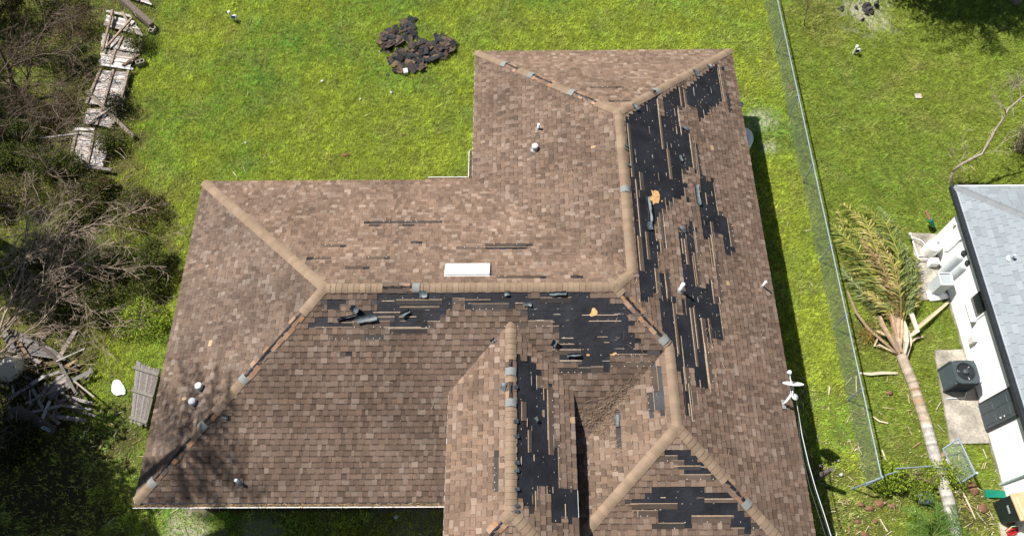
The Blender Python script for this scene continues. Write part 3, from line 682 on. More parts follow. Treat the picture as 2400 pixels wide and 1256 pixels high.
# vents, pipes, skylight
def basis(pn):
    P = PL[pn]; return Matrix((P['u'], P['v'], P['n'])).transposed()
def vent(pn, px, py, label):
    c = onp(pn, px, py, .01); mb = MB()
    e = mb
    e.lathe([(.082, .0), (.088, .03), (.092, .17), (.086, .185), (0, .192)], 20, (1, 1, 1), c)
    mb.lathe([(.15, .0), (.12, .02), (.085, .03)], 18, (.25, .22, .2), c)
    o = mb.build('roof_vent', M_galvl, house); o['label'] = label
M_galvl = mat('pale_steel', (.60, .61, .62), .45, True, (12, .1), spec=.5)
vent('wing_west', 1254, 350, 'dome-topped metal vent on the rear wing'); vent('west', 470, 908, 'upper of two metal vents'); vent('west', 455, 944, 'lower of two metal vents')
def pipe(pn, px, py, h, r, label):
    c = onp(pn, px, py, 0); mb = MB()
    mb.lathe([(r, -.05), (r, h), (r * .72, h), (r * .72, h - .1), (0, h - .1)], 14, (.78, .84, .88), c)
    o = mb.build('vent_pipe', M_poly, house, ); o['label'] = label
    mb = MB(); B = basis(pn); mb.box(c + PL[pn]['n'] * .019, .2, .22, .006, (.22, .15, .11), B); mb.lathe([(r * 2, .0), (r * 1.15, .06), (r, .09)], 14, (.3, .3, .3), c + Vector((0, 0, .02)))
    q = mb.build('flashing', M_poly, o)
pipe('wing_west', 1262, 304, .26, .038, 'thin white pipe beside the rear wing vent'); pipe('east', 1594, 682, .42, .05, 'thick white pipe between torn strips'); pipe('east', 1787, 672, .32, .032, 'thin white pipe near the east eave'); pipe('south', 561, 1130, .28, .038, 'white pipe near the front gutter')
c = [onp('north', *q, .02) for q in ((1042, 652), (1150, 651), (1150, 620), (1042, 621))]
cu = sum((puv('north', *q)[0] for q in ((1042, 652), (1150, 651), (1150, 620), (1042, 621)))) / 4; cv = sum((puv('north', *q)[1] for q in ((1042, 652), (1150, 651), (1150, 620), (1042, 621)))) / 4
mb = MB(); mb.box(P3('north', cu, cv, .055), 1.14, .45, .075, (1, 1, 1), basis('north'), .99); sk = mb.build('ridge_vent_box', M_white, house, bevel=.01); sk['label'] = 'white rectangular roof vent box'
mb = MB(); mb.box(P3('north', cu, cv, .022), 1.16, .47, .006, (1, 1, 1), basis('north')); mb.build('flange', M_white, sk)

# loose curled scraps lying on the roof
def scrap(pn, px, py, L, W, ang, curl, label, m=None, lift=.03):
    """bent sheet of shingle, L along ang (radians in the slope), curled about its long axis"""
    P = PL[pn]; c = onp(pn, px, py, 0); d = P['u'] * math.cos(ang) + P['v'] * math.sin(ang); e = P['n'].cross(d)
    nx, ny = 6, 5; vs = []
    for i in range(nx + 1):
        for j in range(ny + 1):
            s_ = (i / nx - .5); t = (j / ny - .5); jag = random.uniform(-.012, .012) if i in (0, nx) or j in (0, ny) else 0
            h = lift + curl * (t * t * 4) * .05 + .012 * math.sin(s_ * 5 + px) + random.uniform(-.004, .004) + max(0, curl - 1) * .12 * (s_ + .5)
            vs.append(c + d * (s_ * L + jag) + e * (t * W * (1 - .25 * curl * abs(t)) + jag) + P['n'] * h)
    n = len(vs); vs += [v - P['n'] * .006 for v in vs]; fs = []
    for i in range(nx):
        for j in range(ny):
            a = i * (ny + 1) + j; fs.append((a, a + ny + 1, a + ny + 2, a + 1)); fs.append((a + n, a + n + 1, a + n + ny + 2, a + n + ny + 1))
    mb = MB(); mb.mesh(vs, fs, (1, 1, 1), True); o = mb.build('shingle_scrap', m or M_flap)
    tag(o, label, 'roof shingle', 'loose torn shingles lying on the brown roof')
HP = PI / 2
for a in [
 ('east', 1605, 303, .22, .14, -.5 + HP, .6, 'small dark curled shingle scrap high on the east slope, near the rear hip'),
 ('east', 1632, 458, .68, .17, .0, .9, 'long blue-black shingle strip lying right of the orange plywood patch'),
 ('east', 1517, 492, .75, .13, .05, 1.3, 'narrow rolled shingle strip hanging left of the orange plywood patch'),
 ('east', 1519, 530, .24, .22, .1, .7, 'square dark shingle flap just below the rolled strip'),
 ('east', 1597, 541, .20, .15, .8, .9, 'bent dark scrap halfway down the east slope, above the thick vent pipe'),
 ('east', 1593, 372, .22, .12, .1, .5, 'dark scrap beside the brown strip north of the plywood patch'),
 ('east', 1628, 174, .26, .2, .6, 1.2, 'black flap curling off the rear right hip, second from the corner'),
 ('east', 1486, 254, .22, .14, .6, 1.2, 'black flap curling off the rear right hip, next to the rear ridge'),
 ('east', 1661, 158, .16, .16, .6, 1.0, 'black flap under the rear right hip, nearest the corner'),
 ('south', 833, 724, .16, .26, 1.0, 1.5, 'upright curled shingle flap left in the front torn patch'),
 ('south', 860, 746, .5, .2, .18, 1.0, 'crumpled blue-grey shingle sheet in the left torn patch'),
 ('south', 815, 742, .55, .05, .25, .9, 'thin black twisted shingle sliver left of the crumpled sheet'),
 ('south', 951, 733, .22, .12, .5, 1.0, 'small black curl right of the crumpled shingle sheet'),
 ('south', 992, 689, .19, .18, 0, .6, 'dark square tab hanging just below the long ridge, left one'),
 ('south', 1189, 687, .13, .13, 0, .6, 'small dark square tab hanging below the middle of the long ridge'),
 ('south', 1307, 687, .42, .11, .05, .9, 'rolled dark shingle lying along the right end of the long ridge'),
 ('south', 1236, 712, .20, .12, 0, .5, 'dark flat scrap above the top of the centre gable ridge'),
 ('south', 1298, 803, .18, .16, 1.2, 1.6, 'pointed black flap at left edge of the big front felt patch'),
 ('south', 1345, 830, .34, .10, .1, 1.1, 'black folded flap at the bottom of the big front felt patch'),
 ('south', 1156, 797, .13, .10, .7, .8, 'tiny grey scrap in the left valley of the centre wing'),
 ('south', 528, 976, .15, .11, 0, .5, 'dark scrap near the broken front left hip'),
 ('centre_west', 1182, 907, .2, .16, .4, .4, 'round grey scrap left of the centre wing ridge'),
 ('right_west', 1449, 986, .31, .12, 0, .4, 'blue-grey upright strip on the slope right of the centre wing'),
 ('centre_east', 1253, 985, .12, .10, .6, 1.2, 'small grey crumpled scrap on the centre wing felt'),
]: scrap(*a)
# ragged black tabs along the centre ridge stay part of the roof
tb = MB()
for (px, py) in [(1205, 905), (1206, 985), (1208, 1020), (1209, 1082), (1208, 1100), (1209, 1143), (1209, 1182), (1208, 1195)]:
    c = onp('centre_east', px + 3, py, .045); n_ = PL['centre_east']['n']; v = PL['centre_east']['v']
    tb.face([c + v * .07 + n_ * .02, c + v * -.05 + Vector((0, random.uniform(.02, .06), 0)), c - v * .07 + Vector((0, -.05, 0)), c + v * .06 + Vector((0, -.06, 0))])
for (px, py) in [(1468, 340), (1468, 348), (1473, 385)]:
    c = onp('east', px, py, .05); v = PL['east']['v']; tb.face([c + v * .07, c - v * .07 + Vector((0, .03, 0)), c - v * .06 - Vector((0, .05, 0)), c + v * .06 - Vector((0, .03, 0))])
tb.build('lifted_tabs', M_flap, roof, kind='stuff')
#==MORE==
# ------------------------------------------------------------------ chain-link fence
def mesh_wire(mb, a, b, z0, z1, pitch=.075, r=.0018, up=None):
    """two sets of slanted wires between ground line a-b and the rail above it"""
    a = Vector(a); b = Vector(b); L = (b - a).length; d = (b - a) / L; H = z1 - z0; upv = Vector(up) if up else Vector((0, 0, 1))
    t = -H
    while t < L + H:
        for s_ in (1, -1):
            p0 = t; p1 = t + H; q0, q1 = (0.0, H) if s_ > 0 else (H, 0.0)
            if s_ < 0: p0, p1 = t, t + H
            lo = max(0, p0); hi = min(L, p1)
            if hi - lo > .03:
                f0 = (lo - p0) / H; f1 = (hi - p0) / H
                A = a + d * lo + upv * (z0 + q0 + (q1 - q0) * f0); B = a + d * hi + upv * (z0 + q0 + (q1 - q0) * f1)
                mb.tube([A, B], r, 3, (1, 1, 1), False)
        t += pitch
FX = 19.27; FH = 1.08; FY0 = .86; FY1 = 22.5
fence = empty('chain_link_fence', (FX, 10, 0), 'long galvanised chain-link fence standing on the grass between the two yards', 'fence')
mb = MB(); mb.tube([(FX, FY0 + i * (FY1 - FY0) / 12, FH + .006 * math.sin(i * 2.1)) for i in range(13)], .021, 8); mb.build('top_rail', M_galv, fence)
for (px, py) in [(1811, 124), (1845, 271), (1883, 428), (1922, 613), (1958, 770), (1997, 937)]:
    y = G(px, py).y; mb = MB(); mb.tube([(FX, y, 0), (FX, y, FH)], .022, 8); mb.tube([(FX, y, FH - .05), (FX, y, FH + .02)], .036, 8); mb.build('post', M_galv, fence)
mb = MB(); mb.tube([(FX, FY0, 0), (FX, FY0, FH + .05)], .036, 10); mb.lathe([(.04, 0), (.034, .03), (0, .045)], 10, (1, 1, 1), (FX, FY0, FH + .05)); mb.build('corner_post', M_galv, fence)
mb = MB(); mesh_wire(mb, (FX - .03, FY0, 0), (FX - .03, 21.5, 0), .03, FH); mb.build('wire_mesh', M_wire, fence)
# short return with its rail towards the big house
cf = empty('cross_fence', (FX, FY0, 0), 'short leaning fence stub with one rail by the corner of the long fence', 'fence')
a = Vector((FX, FY0, FH * .98)); b = G(2030, 1132, .75)
mb = MB(); mb.tube([a, b], .025, 8); mb.build('rail', M_galv, cf); mb = MB(); mb.tube([b + Vector((.02, 0, .02)), Vector((b.x - .1, b.y, 0))], .025, 8); mb.build('post', M_galv, cf)
mb = MB(); a2 = G(2075, 1113, 1.0); a3 = G(2105, 1104, .8); a4 = G(2178, 1092, .55); mb.tube([a2, a3], .02, 8); mb.tube([G(2100, 1097, .8), G(2125, 1096, .72), a4, G(2225, 1100, .45)], .022, 8); mb.build('bent_rail', M_galv, cf)
# torn-off gate
gate = empty('fallen_gate', G(2250, 1080), 'bent chain-link gate leaning beside the fallen palm trunk', 'gate')
gp = [G(2210, 1052, .45), G(2247, 1027, .75), G(2286, 1109, .75), G(2250, 1132, .35)]
for i in range(4):
    mb = MB(); mb.tube([gp[i], gp[(i + 1) % 4]], .024, 8); mb.build('frame_tube', M_galv, gate)
mb = MB()
for s_ in (0, 1):
    n = 15
    for i in range(-n, n):
        # slanted wires across the quad in its own parameters
        u0_, u1_ = (i / n, i / n + 1) ; lo, hi = max(0, u0_), min(1, u1_)
        if hi - lo < .02: continue
        def Q(u, v): return (gp[0] * (1 - u) + gp[1] * u) * (1 - v) + (gp[3] * (1 - u) + gp[2] * u) * v
        v0_, v1_ = (lo - u0_), (hi - u0_)
        if s_: mb.tube([Q(1 - lo, v0_), Q(1 - hi, v1_)], .0018, 3, (1, 1, 1), False)
        else: mb.tube([Q(lo, v0_), Q(hi, v1_)], .0018, 3, (1, 1, 1), False)
mb.build('wire_mesh', M_wire, gate)
mb = MB(); mb.tube([gp[2] + Vector((0, 0, .08)), G(2284, 1118, 0)], .034, 8); mb.build('hinge_post', M_galv, gate)
mb = MB(); mb.tube([G(2218, 1075, .4), G(2236, 1112, .12)], .02, 8, (1, 1, 1)); mb.build('latch_rod', M_pipe, gate)

# ------------------------------------------------------------------ neighbour's house
NX = 23.08; NE = 22.62; NY = 9.12; NS_ = .40; NZ = 2.62
nb = empty('white_house', (NX, 8.6, 0), 'white stucco house with pale grey hip roof and dark eave trim', 'house')
mb = MB(); prism(mb, [(NX, -3.0), (31, -3.0), (31, 8.72), (NX, 8.72)], -.1, NZ - .12); mb.build('wall', M_wwall, nb)
mb = MB(); mb.beam((NX - .012, 8.735, -.05), (NX - .012, -3, -.05), .03, .3, (.5, .48, .44)); mb.build('wall_base', M_conc, nb)
SLo = SL
def nplane(name, o, ud, vd, polys):
    o = Vector((o[0], o[1], NZ)); u = Vector((*ud, 0)); v = Vector((*vd, NS_)).normalized(); n = u.cross(v)
    if n.z < 0: n = -n
    kk = math.sqrt(1 + NS_ ** 2)
    def uv(x, y): return ((x - o.x) * ud[0] + (y - o.y) * ud[1], ((x - o.x) * vd[0] + (y - o.y) * vd[1]) * kk)
    PL[name] = dict(o=o, u=u, v=v, n=n, polys=[[uv(*q) for q in pl] for pl in polys])
hh = 4.6
nplane('nb_west', (NE, -3.4), (0, 1), (1, 0), [[(NE, -3.4), (NE + hh, -3.4), (NE + hh, NY - hh), (NE, NY)]])
nplane('nb_north', (NE, NY), (1, 0), (0, -1), [[(NE, NY), (NE + hh, NY - hh), (NE + 9, NY - hh), (NE + 9, NY)]])
mb = MB()
for pn in ('nb_west', 'nb_north'): mb.face([P3(pn, *q, -.012) for q in PL[pn]['polys'][0]])
mb.face([(NE + hh, -3.4, NZ + hh * NS_ - .015), (NE + hh, NY - hh, NZ + hh * NS_ - .015), (NE + 9, NY - hh, NZ + hh * NS_ - .015), (NE + 9, -3.4, NZ + hh * NS_ - .015)])
nroof = mb.build('roof', M_felt, nb); npc = []
for pn in ('nb_west', 'nb_north'):
    pl = PL[pn]['polys'][0]; u0 = min(q[0] for q in pl); u1 = max(q[0] for q in pl); v1 = max(q[1] for q in pl)
    for j in range(int(v1 / .145) + 1):
        v = j * .145; u = u0 - random.uniform(0, .3)
        while u < u1:
            wd = .30 if pn == 'nb_west' else .30; k = random.uniform(.93, 1.06)
            q = [(u + .004, v), (u + wd - .004, v), (u + wd - .004, v + .165), (u + .004, v + .165)]; u += wd
            c = clip(q, pl)
            if c and area(c) > .0005: npc.append((pn, c, v, tuple(x * k for x in random.choice([(.225, .255, .275), (.24, .27, .29), (.215, .24, .26)]))))
def nbpx(t):
    c = t[1]; p = P3(t[0], sum(q[0] for q in c) / len(c), sum(q[1] for q in c) / len(c)); d = p - CAM; z = d.dot(CF)
    x = 1200 + FPX * d.dot(CR) / z; y = 628 - FPX * d.dot(CU) / z
    return area(c) / z ** 2 if x < 2400 and 0 < y < 1256 else 0
npc.sort(key=lambda t: -nbpx(t)); rs = MB()
for i, (pn, c, v, col) in enumerate(npc):
    m_ = MB() if i < 300 else rs; slab(m_, pn, c, .010, .003, v, v + .165, col)
    if i < 300: m_.build('shingle', M_groof, nroof)
rs.build('shingles', M_groof, nroof, kind='stuff')
# hip caps of the grey roof
hd = Vector((1, -1, NS_)).normalized(); x = 0; a = Vector((NE, NY, NZ + .02)); hs = Vector((1, 1, 0)).normalized()
mbr = 0
while x < hh * 1.414:
    c = a + hd * x; dn = Vector((0, 0, -.055)); k = random.uniform(.9, 1.05); mb = MB()
    r1_ = [c - hs * .15 + dn, c + Vector((0, 0, .015)), c + hs * .15 + dn]; c2 = c + hd * .16; r2_ = [c2 - hs * .15 + dn + Vector((0, 0, -.008)), c2 + Vector((0, 0, .005)), c2 + hs * .15 + dn + Vector((0, 0, -.008))]
    fs = [(0, 1, 4, 3), (1, 2, 5, 4)]
    mb.mesh(r1_ + r2_, [f[::-1] for f in fs], tuple(k * q for q in (.19, .205, .215))); mb.build('ridge_cap', M_groof, nroof); x += .14
mb = MB(); mb.beam((NE - .06, -3.4, NZ - .06), (NE - .06, NY + .02, NZ - .06), .12, .12); mb.beam((NE + .02, -3.4, NZ - .1), (NE + .02, NY, NZ - .1), .03, .2); mb.build('gutter', M_blackmetal, nb)
mb = MB(); mb.beam((NE - .02, NY + .03, NZ - .07), (NE + 9, NY + .03, NZ - .07), .04, .16); mb.build('fascia', M_blackmetal, nb)
mb = MB(); mb.beam((NE, NY - .0, NZ + .012), (NE + 9, NY - .0, NZ + .012), .035, .012); mb.beam((NE + .03, -3.4, NZ + .014), (NE + .03, NY, NZ + .014), .02, .01, (.9, .9, .9)); mb.build('drip_edge', M_fascia, nb)
mb = MB(); mb.box(((NE + NX) / 2 + .02, 2.86, NZ - .15), NX - NE + .05, 12.3, .02); mb.build('soffit', M_white, nb)
ya, yb = G(2311, 950).y, G(2331, 1012).y
mb = MB(); mb.box((NX - .02, (ya + yb) / 2, 1.06), .06, abs(ya - yb) + .06, 2.12); dfr = mb.build('door_frame', M_blackmetal, nb)
mb = MB(); W_ = abs(ya - yb); yc = (ya + yb) / 2; mb.box((NX - .05, yc, 1.04), .03, W_ - .06, 2.0); door = mb.build('door', M_acgrey, nb, bevel=.004)
for iz, (z0, z1) in enumerate(((.15, .75), (.85, 1.45), (1.55, 1.92))):
    for s_ in (-1, 1):
        mb = MB(); mb.box((NX - .068, yc + s_ * W_ * .21, (z0 + z1) / 2), .018, W_ * .27, z1 - z0); mb.build('door_panel', M_acgrey, door, bevel=.006)
mb = MB(); mb.lathe([(0, 0), (.028, .01), (.03, .035), (.012, .05), (0, .05)], 10, (.8, .8, .8), (NX - .12, yb + .14, .98), Matrix.Rotation(PI / 2, 3, 'Y')); mb.build('door_knob', M_galvl, door); mb = MB(); mb.lathe([(0, 0), (.03, .01), (.02, .03), (0, .03)], 10, (.8, .8, .8), (NX - .10, yb + .14, 1.15), Matrix.Rotation(PI / 2, 3, 'Y')); mb.build('deadbolt', M_galvl, door)
# window high on the wall, hose bib, pipes
yw = G(2300, 750).y
mb = MB(); mb.box((NX - .015, yw - .1, 1.55), .05, .72, .92); wf = mb.build('window', M_white, nb, bevel=.006); mb = MB(); mb.box((NX - .043, yw - .1, 1.55), .012, .62, .82); mb.build('pane', M_glass, wf); mb = MB(); mb.box((NX - .09, yw - .1, 1.05), .16, .8, .05, (1, 1, 1)); mb.build('sill', M_wwall, wf)
mb = MB(); mb.box((NX - .06, yw - .95, .7), .12, .18, .28, (.6, .6, .55)); mb.build('electric_box', M_poly, nb, bevel=.01)
def wallp(px, py):  # point on the neighbour's wall
    d = ray(px, py); t = (NX - .03 - CAM.x) / d.x; return CAM + d * t
mb = MB(); mb.tube([wallp(2213, 588), wallp(2222, 588), wallp(2240, 572), wallp(2253, 558)], .016, 6, (.7, .7, .7)); mb.box(wallp(2253, 558), .05, .09, .12, (.75, .75, .75)); mb.build('conduit', M_poly, nb)
mb = MB(); mb.box(wallp(2237, 527), .06, .09, .13, (.55, .55, .55)); mb.build('outlet_box', M_poly, nb, bevel=.008)
mb = MB(); q0 = G(2349, 1135, 0); q0 = Vector((NX - .04, q0.y, 0)); mb.tube([q0, q0 + Vector((0, 0, 2.3)), q0 + Vector((-.35, 0, 2.5))], .035, 6, (.45, .55, .55)); mb.build('downspout', M_poly, nb)
c = P3('nb_west', puv('nb_west', 2368, 606)[0], puv('nb_west', 2368, 606)[1], 0); mb = MB(); mb.tube([c, c + Vector((0, 0, .22))], .04, 10, (.45, .5, .52)); mb.lathe([(.12, 0), (.05, .07)], 12, (.4, .45, .47), c); mb.build('vent_pipe', M_poly, nb)
for px, py in ((2344, 730),):
    c = onp('nb_west', px, py, .0)

# concrete pads
def pad(name, pts, h, label):
    mb = MB(); prism(mb, [tuple(G(*p).xy) for p in pts], -.05, h); o = mb.build(name, M_conc, None, bevel=.012); return tag(o, label, 'concrete pad')
pad('concrete_pad', [(2188, 822), (2264, 820), (2330, 1039), (2226, 1041)], .07, 'stained concrete pad under the air conditioner beside the dark door')
pad('concrete_pad', [(2136, 548), (2192, 550), (2236, 698), (2150, 706)], .06, 'pale concrete pad under the water softener tanks')
pad('concrete_pad', [(2345, 1256), (2338, 1225), (2420, 1200), (2460, 1290), (2345, 1290)], .05, 'grey paved corner under the dark wheelie bin')

# air conditioner
ac = empty('air_conditioner', G(2258, 893, .07), 'dark grey square outdoor air conditioner with round top fan', 'air conditioner')
cc = G(2262, 872, .86); S2 = .345; zb = .09; zt = .86
mb = MB(); mb.box((cc.x, cc.y, (zb + zt) / 2), 2 * S2 - .05, 2 * S2 - .05, zt - zb); mb.build('core', M_blackmetal, ac)
for i in range(15):
    mb = MB(); z = zb + .03 + i * .048
    for sx in (-1, 1):
        mb.box((cc.x + sx * (S2 - .015), cc.y, z), .02, 2 * S2 - .06, .018); mb.box((cc.x, cc.y + sx * (S2 - .015), z), 2 * S2 - .06, .02, .018)
    mb.build('louvre', M_acgrey, ac)
for sx in (-1, 1):
    for sy in (-1, 1): mb = MB(); mb.box((cc.x + sx * (S2 - .02), cc.y + sy * (S2 - .02), (zb + zt) / 2), .06, .06, zt - zb); mb.build('corner_post', M_acgrey, ac, bevel=.01)
def rr(r, n=32, s=S2 + .015, rad=.12):
    out = []
    for k in range(n):
        a = 2 * PI * (k + .5) / n; d = Vector((math.cos(a), math.sin(a))); p = 5.0
        t = 1 / ((abs(d.x) ** p + abs(d.y) ** p) ** (1 / p)); out.append((d.x * t * s, d.y * t * s))
    return out
mb = MB(); o_ = rr(0); n = 32; vs = [(cc.x + x, cc.y + y, zt) for x, y in o_] + [(cc.x + x * .97, cc.y + y * .97, zt + .05) for x, y in o_] + [(cc.x + .27 * math.cos(2 * PI * (k + .5) / n), cc.y + .27 * math.sin(2 * PI * (k + .5) / n), zt + .05) for k in range(n)] + [(cc.x + .25 * math.cos(2 * PI * (k + .5) / n), cc.y + .25 * math.sin(2 * PI * (k + .5) / n), zt - .06) for k in range(n)]
mb.mesh(vs, [(r * n + i, r * n + (i + 1) % n, (r + 1) * n + (i + 1) % n, (r + 1) * n + i) for r in range(3) for i in range(n)]); mb.build('top_cover', M_acgrey, ac)
mb = MB(); mb.lathe([(.0, 0), (.07, 0), (.08, .03), (.0, .035)], 16, (1, 1, 1), (cc.x, cc.y, zt + .03)); mb.build('fan_hub', M_acgrey, ac)
for r in (.10, .14, .18, .22, .25):
    mb = MB(); mb.tube([(cc.x + r * math.cos(a), cc.y + r * math.sin(a), zt + .04) for a in [2 * PI * k / 24 for k in range(25)]], .003, 4, (1, 1, 1), False); mb.build('guard_ring', M_blackmetal, ac)
for k in range(3):
    a = 2 * PI * k / 3 + .5; d = Vector((math.cos(a), math.sin(a), 0)); e = Vector((-math.sin(a), math.cos(a), .35)); mb = MB(); b0 = Vector((cc.x, cc.y, zt - .02))
    mb.face([b0 + d * .06 - e * .04, b0 + d * .22 - e * .08, b0 + d * .22 + e * .08, b0 + d * .06 + e * .04]); mb.build('fan_blade', M_galvl, ac)
mb = MB(); mb.tube([(cc.x + S2, cc.y - .2, .2), (NX - .25, cc.y - .25, .25), (NX - .02, cc.y - .15, .5)], .02, 6, (.75, .75, .75)); mb.tube([(cc.x - .3, cc.y - .55, .10), (cc.x + S2 - .1, cc.y - .52, .10), (cc.x + S2, cc.y - .3, .15)], .016, 6, (.8, .8, .8)); mb.build('refrigerant_line', M_poly, ac)
mb = MB(); mb.box(wallp(2362, 891), .04, .1, .14, (.8, .8, .8)); sw = mb.build('switch_box', M_poly, nb, bevel=.008)

# water treatment
def tank(name, px, py, r, h, col, label, head=False, dome=.08):
    b = G(px, py, .06); e = empty(name, b, label, 'tank')
    mb = MB(); mb.lathe([(0, 0), (r, 0), (r * 1.0, .04), (r, h - dome), (r * .93, h - dome * .5), (r * .7, h - dome * .12), (r * .25, h), (0, h)], 28, col, b); mb.build('body', M_poly, e)
    if head:
        c = b + Vector((0, 0, h)); mb = MB(); mb.lathe([(.06, 0), (.06, .05), (.085, .06), (.085, .12), (0, .13)], 14, (.02, .02, .022), c); mb.box(c + Vector((.1, -.02, .1)), .22, .13, .16, (.02, .02, .022)); mb.box(c + Vector((.2, .03, .12)), .08, .09, .1, (.05, .03, .03)); mb.build('valve_head', M_poly, e, bevel=.012)
    else:
        mb = MB(); mb.lathe([(.05, 0), (.05, .03), (0, .035)], 10, (.2, .2, .2), b + Vector((r * .35, .05, h - .02))); mb.build('cap', M_poly, e)
    return e
tank('pressure_tank', 2172, 594, .23, .62, (.74, .72, .65), 'short cream round pressure tank at the far end of the tank pad')
tank('softener_tank', 2206, 642, .14, 1.32, (.52, .56, .57), 'tall grey tank with black valve, behind and nearer the cream tank', True, .12)
tank('softener_tank', 2214, 664, .14, 1.32, (.52, .56, .57), 'tall grey tank with black valve, close behind the open grey bin', True, .12)
bb = G(2188, 680, .06); e = empty('brine_bin', bb, 'tapered grey plastic bin with recessed lid, in front of the tall tanks', 'bin')
mb = MB(); mb.box(bb + Vector((0, 0, .38)), .33, .36, .76, (.50, .53, .54), None, 1.1); mb.build('body', M_poly, e, bevel=.02)
mb = MB()
for sx, sy, wx, wy in ((-1, 0, .03, .42), (1, 0, .03, .42), (0, -1, .39, .03), (0, 1, .39, .03)): mb.box(bb + Vector((sx * .185, sy * .20, .79)), wx, wy, .07, (.56, .6, .61))
mb.build('lid_rim', M_poly, e, bevel=.008); mb = MB(); mb.box(bb + Vector((0, 0, .768)), .34, .37, .012, (.33, .36, .38)); mb.build('lid', M_poly, e)
pp = empty('pvc_pipework', G(2140, 560), 'white plastic pipes running round the tank pad', 'pipe')
mb = MB(); mb.tube([G(2134, 548, .2), G(2141, 570, .2), G(2152, 606, .2), G(2200, 608, .2), G(2205, 622, .2)], .022, 8); mb.build('pipe_run', M_pipe, pp)
mb = MB(); mb.tube([G(2134, 560, .0), G(2133, 549, .45)], .03, 8); mb.lathe([(.04, 0), (.04, .05), (0, .06)], 10, (1, 1, 1), G(2133, 549, .45)); mb.build('riser', M_pipe, pp)
mb = MB(); mb.tube([G(2140, 556, .25), G(2160, 564, .3), G(2175, 580, .3)], .014, 6, ); mb.build('branch_pipe', M_pipe, pp)
mb = MB(); mb.tube([G(2152, 600, .12), G(2165, 600, .12)], .03, 8); mb.build('coupling', M_pipe, pp)
mb = MB(); mb.box(G(2187, 615, .2), .26, .22, .28); tag(mb.build('small_white_box', M_pipe, None, bevel=.02), 'small white box between cream tank and grey bin', 'box')
mb = MB(); vs = []; 
bpts = [(2172, 682), (2210, 680), (2222, 690), (2228, 698), (2205, 703), (2180, 705), (2174, 694)]
c0 = G(2200, 692, .16); ring = [G(x, y, .075) for x, y in bpts]; mid = [(p + c0) / 2 + Vector((0, 0, .06)) for p in ring]; nn = len(ring)
mb.mesh(ring + mid + [c0], [(i, (i + 1) % nn, nn + (i + 1) % nn, nn + i) for i in range(nn)] + [(nn + i, nn + (i + 1) % nn, 2 * nn) for i in range(nn)], (1, 1, 1), True)
tag(mb.build('salt_bag', M_plastic), 'white crumpled salt bag lying before the open grey bin', 'bag')

# drain pipe with green end
g0 = [G(2193, 538, .05), G(2180, 520, .3), G(2176, 507, .35)]
e = empty('hose_post', g0[0], 'black and green post with rusty top on the lawn by the white wall corner', 'post')
mb = MB(); mb.tube([G(2192, 540, 0), G(2186, 528, .22)], .05, 8, (.02, .025, .03)); mb.build('black_base', M_poly, e)
mb = MB(); mb.tube([G(2187, 530, .2), G(2179, 514, .5)], [.06, .085], 10, (.0, .20, .12)); mb.build('green_sleeve', M_poly, e)
mb = MB(); mb.tube([G(2179, 514, .5), G(2170, 494, .66)], [.06, .05], 8, (.28, .15, .09)); mb.build('rusty_top', M_poly, e)

# wheelie bin
b0 = G(2352, 1200, .05); e = empty('wheelie_bin', b0, 'dark wheelie bin with tan lid beside the white wall', 'bin')
R1 = Matrix.Rotation(.12, 3, 'Z')
mb = MB(); mb.box(b0 + Vector((.05, 0, .48)), .52, .58, .96, (1, 1, 1), R1, 1.14); mb.build('body', M_binb, e, bevel=.03)
mb = MB(); mb.box(b0 + Vector((.06, 0, 1.0)), .66, .72, .07, (1, 1, 1), R1, .96); mb.box(b0 + Vector((.06, 0, 1.05)), .5, .56, .04, (1, 1, 1), R1, .8); mb.build('lid', M_bint, e, bevel=.025)
mb = MB(); mb.tube([b0 + Vector((.3, -.36, .98)), b0 + Vector((.3, .36, .98))], .02, 8); mb.build('handle', M_binb, e)
for s_ in (-1, 1): mb = MB(); mb.lathe([(.0, -.03), (.12, -.03), (.12, .03), (0, .03)], 14, (1, 1, 1), b0 + Vector((.3, s_ * .26, .1)), Matrix.Rotation(PI / 2, 3, 'X')); mb.build('wheel', M_binb, e)
mb = MB()
for k in range(6): mb.box(b0 + Vector((-.245 - .008 * k * .2, -.12 + .035 * k, .66 + .012 * (k % 2))), .006, .022, .07, (.6, .6, .6), Matrix.Rotation(-.04, 3, 'Y'))
mb.box(b0 + Vector((-.240, .18, .55)), .006, .03, .2, (.7, .7, .7)); mb.build('white_marking', M_poly, e)
mb = MB(); mb.tube([G(2358, 1245, .12), G(2368, 1238, .16), G(2380, 1236, .16), G(2385, 1243, .12), G(2374, 1250, .1), G(2362, 1252, .1)], .045, 8, (.45, .015, .02)); tag(mb.build('red_hose_reel', M_poly), 'coiled red hose lying beneath the dark wheelie bin', 'hose')
mb = MB(); mb.tube([G(2350, 1262, .1), G(2356, 1246, .4), G(2372, 1233, .5), G(2400, 1231, .3)], .012, 6, (.35, .5, .3)); tag(mb.build('garden_hose', M_poly), 'thin pale green hose looping over the paved corner', 'hose')
mb = MB(); q = [G(2308, 1146, .12), G(2356, 1150, .14), G(2358, 1166, .12), G(2311, 1165, .08)]
mb.mesh(q + [p - Vector((0, 0, .04)) for p in q], [(3, 2, 1, 0), (4, 5, 6, 7), (0, 1, 5, 4), (1, 2, 6, 5), (2, 3, 7, 6), (3, 0, 4, 7)], (.0, .16, .10)); tag(mb.build('green_panel', M_poly), 'flat green plastic panel lying between gate and wheelie bin', 'panel')

